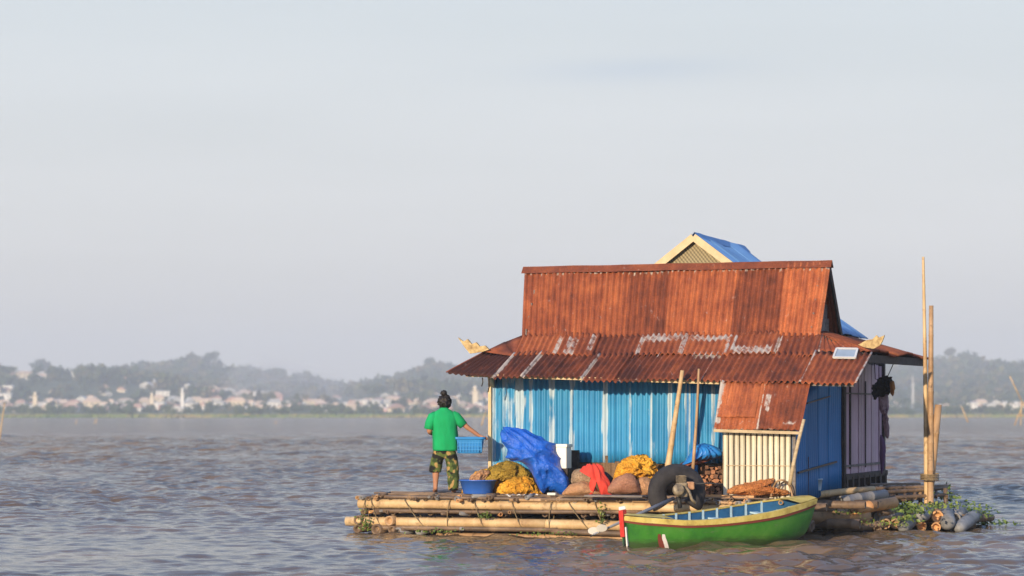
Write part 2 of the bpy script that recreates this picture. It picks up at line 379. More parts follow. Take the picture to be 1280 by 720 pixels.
# ================================================================== WATER
def build_water():
    th_f = np.linspace(-0.24, 0.24, 820)
    th_r = np.linspace(0.24, 2*math.pi-0.24, 90)[1:-1]
    th = np.concatenate([th_f, th_r]); nt_ = len(th)
    rr = [1.5]
    while rr[-1] < 22: rr.append(rr[-1]*1.06)
    while rr[-1] < 150: rr.append(rr[-1]*1.0022)
    q_ = 1.0022
    while rr[-1] < 500: q_ = min(1.01, q_+.00002); rr.append(rr[-1]*q_)
    while rr[-1] < 2900: rr.append(rr[-1]*1.03)
    r = np.array(rr); dr = np.gradient(r)
    X = np.outer(r, np.sin(th)); Y = np.outer(r, np.cos(th)); Z = np.zeros_like(X)
    DR = np.repeat(dr[:, None], nt_, 1)
    dth = np.gradient(th); DT = np.outer(r, np.abs(dth)); RES = np.maximum(DR, DT)
    g = np.random.default_rng(3)
    gust = 1.05+1.9*np.clip((Y-42)/90, 0, 1)
    def waves(n, l0, l1, amp, spread, sharp):
        out = np.zeros_like(X)
        for i in range(n):
            lam = l0*(l1/l0)**g.random(); k = 2*math.pi/lam; a = math.pi*1.42+g.normal()*spread
            ph = g.random()*2*math.pi; am = amp*lam/l1*(0.5+g.random())
            fade = np.clip((lam/RES-2.5)/3.0, 0, 1)
            # wave groups
            s = np.sin(k*(X*math.cos(a)+Y*math.sin(a))+ph)
            out += am*fade*(s if sharp == 0 else (1-np.abs(s))*2-1)
        return out
    Z += waves(14, 1.6, 4.0, 0.0085, 0.4, 0)
    Z += waves(40, 0.35, 1.4, 0.0058, 0.5, 0)
    Z += waves(16, 0.5, 1.3, 0.0040, 0.4, 1)
    Z += waves(40, 0.16, 0.6, 0.0028, .8, 0)
    Z += waves(30, 1.4, 3.6, 0.015, 0.6, 0)*np.clip((Y-70)/180, 0, 1)
    grp = 1+0.45*np.sin(X*0.31+Y*0.07+1)*np.sin(Y*0.13-X*0.05)
    Z = Z*grp*gust
    Z = Z - 0.0
    V = np.stack([X, Y, Z], -1).reshape(-1, 3)
    nr = len(r); i = np.arange(nr-1)[:, None]; j = np.arange(nt_)[None, :]; j2 = (j+1) % nt_
    Q = np.stack([i*nt_+j, (i+1)*nt_+j, (i+1)*nt_+j2, i*nt_+j2], -1).reshape(-1, 4)
    me = npmesh('water', V, Q)
    m, nt, b = newmat('lake_water', 0.10, 0.5); b.inputs['IOR'].default_value = 1.33
    n = noise_n(nt, 0.25, 5, 0.6, (1, 1, 1)); n2 = noise_n(nt, 0.05, 3, 0.5, (1, .4, 1))
    nt.links.new(mix(nt, 0.5, ramp(nt, n, [(0.35, (0.09, 0.062, 0.042)), (0.56, (0.18, 0.115, 0.058)), (0.68, (0.38, 0.215, 0.085))]), ramp(nt, n2, [(0.35, (0.085, 0.062, 0.045)), (0.65, (0.16, 0.108, 0.062))])), b.inputs['Base Color'])
    h1 = noise_n(nt, 3.2, 4, 0.6, (0.55, 1.2, 1)); h2 = noise_n(nt, 0.45, 4, 0.65, (0.5, 1.3, 1))
    b1 = N(nt, 'ShaderNodeBump'); b1.inputs['Strength'].default_value = 0.6; b1.inputs['Distance'].default_value = 0.03; nt.links.new(h1, b1.inputs['Height'])
    b2 = N(nt, 'ShaderNodeBump'); b2.inputs['Strength'].default_value = 0.7; b2.inputs['Distance'].default_value = 2.2; nt.links.new(h2, b2.inputs['Height'])
    # wind ruffles the open lake; the water in the lee of the raft lies calmer
    tcw = N(nt, 'ShaderNodeTexCoord'); sw = N(nt, 'ShaderNodeSeparateXYZ'); nt.links.new(tcw.outputs['Object'], sw.inputs[0])
    mw = N(nt, 'ShaderNodeMapRange'); mw.inputs[1].default_value = 36; mw.inputs[2].default_value = 160; mw.inputs[3].default_value = 0.06; mw.inputs[4].default_value = 1.0
    nt.links.new(sw.outputs[1], mw.inputs[0]); nt.links.new(mw.outputs[0], b2.inputs['Strength']); nt.links.new(b1.outputs[0], b2.inputs['Normal'])
    nt.links.new(b2.outputs[0], b.inputs['Normal'])
    tag(link('water', me, m), 'choppy brown lake water reflecting the pale sky', None, None, 'structure')
build_water()

# ================================================================== LAND AND HILLS
PROF = [(-400, 462), (-200, 450), (-60, 457), (0, 458), (40, 456), (52, 450), (65, 455), (100, 457), (130, 463), (150, 454), (170, 452), (185, 455), (215, 448), (240, 444), (268, 446), (285, 456), (310, 459), (330, 461), (350, 458), (370, 465), (400, 468), (425, 476), (450, 476), (480, 472), (500, 467), (520, 459), (540, 451), (560, 453), (600, 463), (680, 474), (760, 470), (850, 476), (950, 470), (1040, 462), (1100, 456), (1150, 447), (1180, 441), (1200, 441), (1220, 447), (1240, 460), (1258, 476), (1270, 475), (1290, 469), (1400, 455), (1600, 462), (1900, 470)]
PX = np.array([p[0] for p in PROF], float); PY = np.array([p[1] for p in PROF], float)
YR = 2050.0
def sst(a, b, x): t = np.clip((x-a)/(b-a), 0, 1); return t*t*(3-2*t)
def terrain_z(X, Y):
    X = np.asarray(X, float); Y = np.asarray(Y, float)
    ridge = 1.95+(HOR-np.interp(640+X/YR*F, PX, PY))*YR/F - 7.0      # bare ground a crown below the skyline
    shore = 985+18*np.sin(X*0.006)+10*np.sin(X*0.021+1)
    flat = np.clip((Y-shore)/60, -1, 1)*0.9 + np.clip((Y-shore-60)/260, 0, 1)*4.0
    wob = 90*np.sin(X*0.011+.7)+60*np.sin(X*0.023+2)
    t = np.clip((Y-1330-wob*0.6)/(YR-1330-wob*0.6), 0, 1)
    rise = t**1.25
    spur = 1+0.25*(1-t)*np.sin(X*0.031+1.2)*np.sin(Y*0.012+X*0.01)
    back = 1-0.75*sst(YR+20, 2700, Y)
    hill = (ridge-flat)*rise*spur*back
    # lower foothills in front
    fh = 14*np.exp(-((Y-1520-40*np.sin(X*.01))/130)**2)*(0.55+0.45*np.sin(X*0.017+0.5))
    z = flat+np.maximum(hill, 0)+np.maximum(fh, 0)*(t < 0.9)
    return z
def build_land():
    xs = np.linspace(-1500, 1700, 260); ys = np.concatenate([np.linspace(930, 1100, 30), np.linspace(1108, 2750, 130)])
    X, Y = np.meshgrid(xs, ys); Z = terrain_z(X, Y)
    V = np.stack([X, Y, Z], -1).reshape(-1, 3); nx = len(xs); i = np.arange(len(ys)-1)[:, None]; j = np.arange(nx-1)[None]
    Q = np.stack([i*nx+j, i*nx+j+1, (i+1)*nx+j+1, (i+1)*nx+j], -1).reshape(-1, 4)
    me = npmesh('hills', V, Q)
    m, nt, b = newmat('hill_ground', 0.95, 0.1)
    n = noise_n(nt, 0.02, 6, 0.65); n2 = noise_n(nt, 0.006, 3, 0.5)
    sp = N(nt, 'ShaderNodeSeparateXYZ'); tc = N(nt, 'ShaderNodeTexCoord'); nt.links.new(tc.outputs['Object'], sp.inputs[0])
    c = ramp(nt, n, [(0.35, (0.055, 0.075, 0.03)), (0.6, (0.10, 0.11, 0.05)), (0.75, (0.20, 0.16, 0.09))])
    f = N(nt, 'ShaderNodeMapRange'); f.inputs[1].default_value = 2.2; f.inputs[2].default_value = 1.2; nt.links.new(sp.outputs[2], f.inputs[0])
    g = ramp(nt, n2, [(0.40, (0.36, 0.26, 0.10)), (0.6, (0.16, 0.20, 0.04))])
    nt.links.new(mix(nt, f.outputs[0], c, g), b.inputs['Base Color'])
    tag(link('hills', me, m), 'low wooded hills beyond the far shore', None, None, 'structure')
build_land()

# leaf clump mesh arrays
def crown_np(n, rad, leaf, g, flat=0.75):
    """n leaf-clump quads scattered through a lumpy crown of radius rad"""
    lob = g.normal(size=(7, 3)); lob /= np.linalg.norm(lob, axis=1)[:, None]; lob *= rad*0.55*g.random((7, 1))**0.5; lob[:, 2] *= flat
    which = g.integers(0, 7, n); d = g.normal(size=(n, 3)); d /= np.linalg.norm(d, axis=1)[:, None]
    c = lob[which] + d*(rad*0.5*(g.random((n, 1))**0.35)); c[:, 2] *= flat
    a = g.normal(size=(n, 3))+d*0.8; a /= np.linalg.norm(a, axis=1)[:, None]
    t = np.cross(a, g.normal(size=(n, 3))); t /= np.linalg.norm(t, axis=1)[:, None]; s = np.cross(a, t)
    L = leaf*(0.6+0.8*g.random((n, 1)))
    V = np.stack([c+t*L, c+s*L*0.6, c-t*L*0.8, c-s*L*0.6], 1)
    return V.reshape(-1, 3)
def leafmat(name, a, b_, c):
    m, nt, b = newmat(name, 0.8, 0.15); n = noise_n(nt, 0.035, 4, 0.6); n2 = noise_n(nt, 0.35, 3, 0.6)
    c1 = ramp(nt, n, [(0.40, a), (0.52, b_), (0.62, c)])
    c2 = ramp(nt, n2, [(0.3, (0.6, 0.6, 0.6)), (0.7, (1.35, 1.3, 1.2))]); nt.links.new(mix(nt, 1.0, c1, c2, 'MULTIPLY'), b.inputs['Base Color']); return m
M_leaf = leafmat('forest_leaves', (0.025, 0.050, 0.022), (0.055, 0.085, 0.035), (0.15, 0.135, 0.065))
M_leaf_dry = leafmat('dry_leaves', (0.07, 0.075, 0.035), (0.11, 0.10, 0.05), (0.16, 0.12, 0.07))
M_leaf_shore = leafmat('shore_leaves', (0.030, 0.060, 0.022), (0.05, 0.085, 0.03), (0.09, 0.12, 0.04))
M_trunk = mottled('bark', [(0.3, (0.10, 0.075, 0.055)), (0.7, (0.22, 0.17, 0.13))], 2)
def wood(name, label, pts, rads, leaves, leaf, mat, g):
    parts = []
    base = [crown_np(leaves, 1.0, leaf, g) for _ in range(14)]
    for (x, y), r_ in zip(pts, rads):
        z = float(terrain_z(x, y)); c = base[g.integers(0, 14)]; a = g.random()*6.28; ca, sa = math.cos(a), math.sin(a)
        V = c.copy(); V = np.stack([V[:, 0]*ca-V[:, 1]*sa, V[:, 0]*sa+V[:, 1]*ca, V[:, 2]*(0.8+0.5*g.random())], -1)*r_
        V += np.array([x, y, z+r_*0.55]); parts.append(V)
    V = np.concatenate(parts); Q = np.arange(len(V)).reshape(-1, 4)
    tag(link(name, npmesh(name, V, Q, False), mat), label, 'woodland', None, 'stuff')
def build_woods():
    g = np.random.default_rng(5)
    def spread(n, x0, x1, y0, y1):
        x = g.uniform(x0, x1, n); y = g.uniform(y0, y1, n); return x, y
    # hillside forest, thinner in clearings
    x, y = spread(5200, -620, 760, 1330, 2080); keep = (np.sin(x*0.02+1)+np.sin(y*0.017+x*0.008)) > -0.95
    pxs = 640+x/y*F; clr = ((pxs < 68) | ((pxs > 238) & (pxs < 325))) & (y < 1720) & (y > 1450) & (g.random(len(x)) < .6); keep &= ~clr; keep &= ~((y < 1450) & (pxs < 640) & (g.random(len(x)) < .75)); keep &= (np.abs(x/y*F+0) < 900); x, y = x[keep], y[keep]
    r = g.uniform(4.0, 8.5, len(x)); h = g.random(len(x)) < 0.66
    wood('hill_forest', 'hazy blue green forest covering the far hills', np.stack([x[h], y[h]], 1), r[h], 46, 0.30, M_leaf, g)
    wood('dry_forest', 'sparse brownish dry trees between green ones on the far hills', np.stack([x[~h], y[~h]], 1), r[~h]*0.9, 40, 0.26, M_leaf_dry, g)
    x, y = spread(1000, -470, 520, 1022, 1120); dens = 0.5+0.5*np.sin(x*0.045+2)*np.sin(x*0.013) ; k = g.random(len(x)) < dens+0.25; x, y = x[k], y[k]
    wood('shore_thicket', 'dark green thicket along the far shore in front of the town', np.stack([x, y], 1), g.uniform(1.6, 3.6, len(x)), 60, 0.26, M_leaf_shore, g)
    x, y = spread(2000, -560, 620, 1110, 1500)
    wood('town_greenery', 'green trees growing between the houses of the far town', np.stack([x, y], 1), g.uniform(1.4, 3.2, len(x)), 50, 0.28, M_leaf, g)
build_woods()
def stuff_grass():
    g = np.random.default_rng(9); n = 9000
    x = g.uniform(-520, 560, n); shore = 985+18*np.sin(x*0.006)+10*np.sin(x*0.021+1); y = shore+g.uniform(2, 45, n); z = terrain_z(x, y)
    hgt = g.uniform(0.3, 1.0, n); a = g.random(n)*math.pi; wd = g.uniform(.4, 1.3, n)
    dx = np.cos(a)*wd; dy = np.sin(a)*wd
    V = np.stack([np.stack([x-dx, y-dy, z-.1], -1), np.stack([x+dx, y+dy, z-.1], -1), np.stack([x+dx*.6, y+dy*.6, z+hgt], -1), np.stack([x-dx*.7, y-dy*.7, z+hgt*.8], -1)], 1).reshape(-1, 3)
    m, nt, b = newmat('reed_grass', 0.9, 0.1); s = noise_n(nt, 0.02, 4, 0.6); nt.links.new(ramp(nt, s, [(0.42, (0.34, 0.25, 0.09)), (0.52, (0.20, 0.24, 0.06)), (0.65, (0.10, 0.17, 0.035))]), b.inputs['Base Color'])
    tag(link('shore_grass', npmesh('shore_grass', V, np.arange(len(V)).reshape(-1, 4), False), m), 'yellow green grass strip along the far waterline', 'grass', None, 'stuff')
stuff_grass()

# the town: each house its own thing; walls, roof, windows
def flatmat(name, c, rough=0.8, spec=0.3, v=0.12, sc=3, metal=0.0):
    return mottled(name, [(0.3, tuple(x*(1-v) for x in c)), (0.7, tuple(min(1, x*(1+v)) for x in c))], sc, rough, spec, bmp=0.1, metal=metal)
WALLC = {'white': (0.78, 0.76, 0.72), 'cream': (0.70, 0.60, 0.44), 'pink': (0.62, 0.36, 0.32), 'grey': (0.42, 0.42, 0.42)}
ROOFC = {'terracotta': (0.44, 0.27, 0.21), 'pale grey': (0.50, 0.49, 0.47), 'orange': (0.62, 0.46, 0.34), 'rose': (0.60, 0.50, 0.47)}
MW = {k: flatmat('town_wall_'+k, c) for k, c in WALLC.items()}; MR = {k: flatmat('town_roof_'+k.replace(' ', '_'), c) for k, c in ROOFC.items()}
M_win = flatmat('town_window', (0.16, 0.16, 0.17))
def copy_tree(o):
    r = o.copy(); COL.objects.link(r)
    for ch in o.children:
        c = ch.copy(); COL.objects.link(c); c.parent = r
        for g_ in ch.children:
            d = g_.copy(); COL.objects.link(d); d.parent = c
    return r
EX, EY, EZ = Vector((1, 0, 0)), Vector((0, 1, 0)), Vector((0, 0, 1))
def town_house(wk, rk, storeys, kind):
    t = thing('town_house', 'x', 'house')
    wdt, dp, h = 8.0, 6.5, 2.5*storeys
    MB().box((0, 0, h/2-1), wdt, dp, h+2, EX, EY, EZ).build('wall', MW[wk], t)
    ov = 0.7
    if kind == 'hip':
        V = [(-wdt/2-ov, -dp/2-ov, h), (wdt/2+ov, -dp/2-ov, h), (wdt/2+ov, dp/2+ov, h), (-wdt/2-ov, dp/2+ov, h), (-wdt/4, 0, h+2.4), (wdt/4, 0, h+2.4)]
        Fc = [(0, 1, 5, 4), (1, 2, 5), (2, 3, 4, 5), (3, 0, 4), (0, 3, 2, 1)]
    elif kind == 'gable':
        V = [(-wdt/2-ov, -dp/2-ov, h), (wdt/2+ov, -dp/2-ov, h), (wdt/2+ov, dp/2+ov, h), (-wdt/2-ov, dp/2+ov, h), (0, -dp/2-ov, h+2.8), (0, dp/2+ov, h+2.8)]
        Fc = [(0, 1, 4), (1, 2, 5, 4), (2, 3, 5), (3, 0, 4, 5), (0, 3, 2, 1)]
    else:
        V = [(-wdt/2-.3, -dp/2-.3, h), (wdt/2+.3, -dp/2-.3, h), (wdt/2+.3, dp/2+.3, h), (-wdt/2-.3, dp/2+.3, h), (-wdt/2-.3, -dp/2-.3, h+.7), (wdt/2+.3, -dp/2-.3, h+.7), (wdt/2+.3, dp/2+.3, h+1.3), (-wdt/2-.3, dp/2+.3, h+1.3)]
        Fc = [(0, 3, 2, 1), (4, 5, 6, 7), (0, 1, 5, 4), (1, 2, 6, 5), (2, 3, 7, 6), (3, 0, 4, 7)]
    link('roof', mesh('roof', V, Fc), MR[rk], t)
    for s in range(storeys):
        for i in (-1, 0, 1):
            MB().box((i*2.7, -dp/2-0.02, 1.3+2.4*s), 1.1, 0.12, 1.1, EX, EY, EZ).build('window', M_win, t)
    return t
def build_town():
    g = random.Random(11); combos = [('white', 'terracotta', 1, 'hip'), ('cream', 'orange', 2, 'hip'), ('pink', 'rose', 1, 'gable'), ('white', 'pale grey', 2, 'flat'), ('cream', 'terracotta', 1, 'gable'), ('white', 'orange', 1, 'hip'), ('grey', 'pale grey', 1, 'gable'), ('pink', 'terracotta', 2, 'hip')]
    adj = {'hip': 'hipped', 'gable': 'gabled', 'flat': 'flat'}
    protos = []
    for c in combos:
        t = town_house(*c)
        t['label'] = 'hazy %s %s house with %s %s roof in the town across the lake' % (c[0], 'two storey' if c[2] == 2 else 'low', adj[c[3]], c[1])
        t['group'] = '%s town houses with %s roofs across the lake' % (c[0], c[1]); protos.append([t, 0])
    spots = []
    def put(px, Y, n=1): spots.append((px, Y))
    # rows of the town, denser where the photograph is pale with houses
    for px in range(-40, 620, 7):
        for row, (ylo, yhi, pr) in enumerate(((1125, 1160, .35), (1190, 1240, .75), (1270, 1330, .75), (1350, 1410, .55), (1420, 1500, .35))):
            if 350 < px < 395 and row < 2: pr *= 0.4
            if g.random() < pr: put(px+g.uniform(-6, 6), g.uniform(ylo, yhi))
    for px in (2, 8, 12, 18, 24, 30, 40, 46, 20, 252, 266, 275, 290, 300, 312, 285, 55, 105, 258, 270, 35, 50, 295, 305, 5, 15, 27, 33, 262, 280, 288, 299, 308, 316, 246, 43, 60): put(px, g.uniform(1480, 1720))
    for px in range(1112, 1300, 17):
        if g.random() < .5: put(px+g.uniform(-5, 5), g.uniform(1140, 1330))
    for px in (1218, 1222, 1226, 1230, 1236, 1240, 1245, 1250, 1180, 1120, 1262): put(px, g.uniform(1200, 1420))
    for px in (640, 700, 800, 900, 1000, 1060): put(px, 1200)
    for i, (px, Y) in enumerate(spots):
        k = g.choices(range(8), [7, 4, 2, 4, 4, 7, 6, 1])[0]; t = protos[k]
        o = t[0] if t[1] == 0 else copy_tree(t[0]); t[1] += 1
        X = (px-640)/F*Y; s = g.uniform(.30, .62)
        if px > 1100: s = g.uniform(.4, .6); k = min(k, 7)
        o.location = (X, Y, float(terrain_z(X, Y))-0.1); o.rotation_euler = (0, 0, g.uniform(-.6, .6)); o.scale = (s*g.uniform(.9, 2.1), s, s*g.uniform(.9, 1.6))
    for t in protos:
        if t[1] == 0:
            for c in list(t[0].children): bpy.data.objects.remove(c)
            bpy.data.objects.remove(t[0])
build_town()
def tower(px, ytop, ybase, Y, w_, label, mat, dome=False):
    X = (px-640)/F*Y; zb = float(terrain_z(X, Y)); zt = zat(ytop, Y); t = thing('minaret' if not dome else 'domed_tower', label, 'tower', (X, Y, zb))
    hh = zt-zb
    MB().box((X, Y, zb+hh*0.36-1), w_*1.35, w_*1.35, hh*0.72+2, EX, EY, EZ).build('shaft', mat, t)
    MB().box((X, Y, zb+hh*0.735), w_*1.9, w_*1.9, hh*0.03, EX, EY, EZ).build('balcony', mat, t)
    lathe('spire', [(w_*.55, 0), (w_*.55, hh*.10), (w_*.62, hh*.13), (w_*.3, hh*.2), (0.03, hh*.25)], (X, Y, zb+hh*0.75), mat, t, 10)
tower(228, 484, 508, 1180, 1.1, 'slim white minaret standing alone among low town houses', MW['white'])
tower(193, 473, 515, 1420, 1.5, 'tall pale tower on the slope above the town', MW['grey'])
tower(594, 481, 506, 1230, 2.0, 'pale stepped tower beside the floating house eave', MW['cream'])
tower(44, 489, 508, 1200, 1.5, 'cream tower with small top near the far left houses', MW['cream'])
tower(190, 490, 516, 1150, 1.3, 'short cream tower near the middle of the left town', MW['cream'])
tower(1141, 468, 508, 1300, 0.9, 'thin pale mast tower on the shore right of the floating house', MW['grey'])
# single trees that stand out on the skyline and by the shore
def far_tree(name, px, Y, r_, label, mat, tall=1.0, group=None, leaves=420):
    r_ *= .62 if Y > 1500 else .8; tall *= .75; X = (px-640)/F*Y; z = float(terrain_z(X, Y)); t = thing(name, label, 'tree', (X, Y, z), group)
    g = np.random.default_rng(int(px*7+Y)); hh = r_*1.1*tall
    tube('trunk', [(X, Y, z-.5), (X+.1*r_, Y, z+hh*.6), (X, Y+.1, z+hh)], [r_*.10, r_*.07, r_*.05], M_trunk, t, 6)
    V = crown_np(leaves, r_, r_*0.13, g, 0.8)+np.array([X, Y, z+hh+r_*.35]); link('crown', npmesh('crown', V, np.arange(len(V)).reshape(-1, 4), False), mat, t)
far_tree('broadleaf_tree', 52, 2040, 8, 'rounded tree cresting the hill above the far left houses', M_leaf_dry, 1.2)
far_tree('broadleaf_tree', 266, 2050, 12, 'large dark tree on top of the highest left hill', M_leaf, .9)
far_tree('broadleaf_tree', 238, 2060, 10, 'pale dry tree on the highest left hill', M_leaf_dry, .8)
far_tree('broadleaf_tree', 332, 2050, 6, 'lone small tree on the ridge above the smoky slope', M_leaf, 1.1)
far_tree('broadleaf_tree', 310, 2040, 6.5, 'dark tree on the ridge right of the highest hill', M_leaf, 1.0)
far_tree('broadleaf_tree', 483, 2045, 7, 'bushy tree at the low dip of the ridge', M_leaf, .6)
far_tree('broadleaf_tree', 536, 2050, 11, 'broad tree crowning the hill behind the standing person', M_leaf, .8)
far_tree('broadleaf_tree', 1190, 2050, 12, 'broad dry tree topping the hill right of the poles', M_leaf_dry, .8)
far_tree('broadleaf_tree', 1207, 2050, 11, 'dark round tree topping the hill right of the poles', M_leaf, .8)
far_tree('broadleaf_tree', 1270, 2040, 9, 'tree on the ridge at the right edge', M_leaf, .7)
far_tree('broadleaf_tree', 495, 1180, 4.4, 'dark tree rising above the town roofs left of the person', M_leaf, .9)
far_tree('broadleaf_tree', 503, 1190, 4.6, 'second dark tree rising above the town roofs left of the person', M_leaf, 1.2)
def palm(px, Y, hh, label):
    X = (px-640)/F*Y; z = float(terrain_z(X, Y)); t = thing('palm_tree', label, 'palm tree', (X, Y, z), 'palms on the far shore')
    top = Vector((X+.4, Y, z+hh)); tube('trunk', [(X, Y, z-.5), (X+.1, Y, z+hh*.5), top], [.28, .2, .16], M_trunk, t, 6)
    mb = MB(); g = random.Random(int(px))
    for i in range(15):
        a = i*2.4+g.random(); L = g.uniform(2.0, 2.7); d = Vector((math.cos(a), math.sin(a), 0)); s = Vector((-d.y, d.x, 0)); el = g.uniform(-.2, .9); P = []
        for k in range(5):
            f = k/4; c = top+d*(L*f)+Vector((0, 0, L*(el*f-1.15*f*f))); wv = .42*math.sin(math.pi*(f*.85+.12)); P += [c-s*wv-Vector((0, 0, .15*f)), c+s*wv-Vector((0, 0, .15*f))]
        mb.add(P, [(2*k, 2*k+1, 2*k+3, 2*k+2) for k in range(4)])
    mb.build('crown', M_leaf_shore, t)
for px, Y, hh, lb in ((1181, 1120, 6.5, 'tall coconut palm on the far shore just right of the poles'), (1172, 1130, 5.4, 'shorter coconut palm closest to the bamboo poles'), (1207, 1110, 6.0, 'coconut palm below the hill between two pale house groups'), (1122, 1120, 5.6, 'coconut palm on the far shore beside the roof edge'), (1132, 1140, 6.6, 'coconut palm between the roof edge and the poles'), (1262, 1120, 5.6, 'coconut palm near the right edge of the far shore'), (64, 1120, 5.0, 'coconut palm among the far left houses')):
    palm(px, Y, hh, lb)

# haze: one closed box round everything
def build_haze():
    m = bpy.data.materials.new('haze'); m.use_nodes = True; nt = m.node_tree; nt.nodes.remove(nt.nodes['Principled BSDF'])
    v = nt.nodes.new('ShaderNodeVolumePrincipled'); v.inputs['Density'].default_value = 0.00050; v.inputs['Color'].default_value = (0.84, 0.92, 1.0, 1); v.inputs['Anisotropy'].default_value = 0.0
    nt.links.new(v.outputs[0], nt.nodes['Material Output'].inputs['Volume'])
    o = MB().box((0, 0, 44), 6000, 6000, 98, EX, EY, EZ).build('haze', m); tag(o, 'pale blue haze over the lake and hills', 'haze', None, 'stuff')
build_haze()
def build_smoke():
    m = bpy.data.materials.new('smoke'); m.use_nodes = True; nt = m.node_tree; nt.nodes.remove(nt.nodes['Principled BSDF'])
    v = nt.nodes.new('ShaderNodeVolumePrincipled'); v.inputs['Density'].default_value = 0.0026; v.inputs['Color'].default_value = (0.93, 0.93, 0.96, 1)
    nt.links.new(v.outputs[0], nt.nodes['Material Output'].inputs['Volume'])
    mb = MB()
    for (px, py, Y, rx, ry, rz_) in ((352, 482, 1480, 40, 60, 15), (335, 470, 1560, 26, 50, 13), (372, 492, 1400, 42, 50, 9)):
        c = W(px, py, Y); bm = bmesh.new(); bmesh.ops.create_icosphere(bm, subdivisions=3, radius=1)
        mb.add([c+Vector((q.co.x*rx, q.co.y*ry, q.co.z*rz_)) for q in bm.verts], [tuple(x.index for x in f.verts) for f in bm.faces]); bm.free()
    tag(mb.build('smoke', m, None, True), 'pale smoke drifting over the far wooded slope', 'smoke', None, 'stuff')
build_smoke()

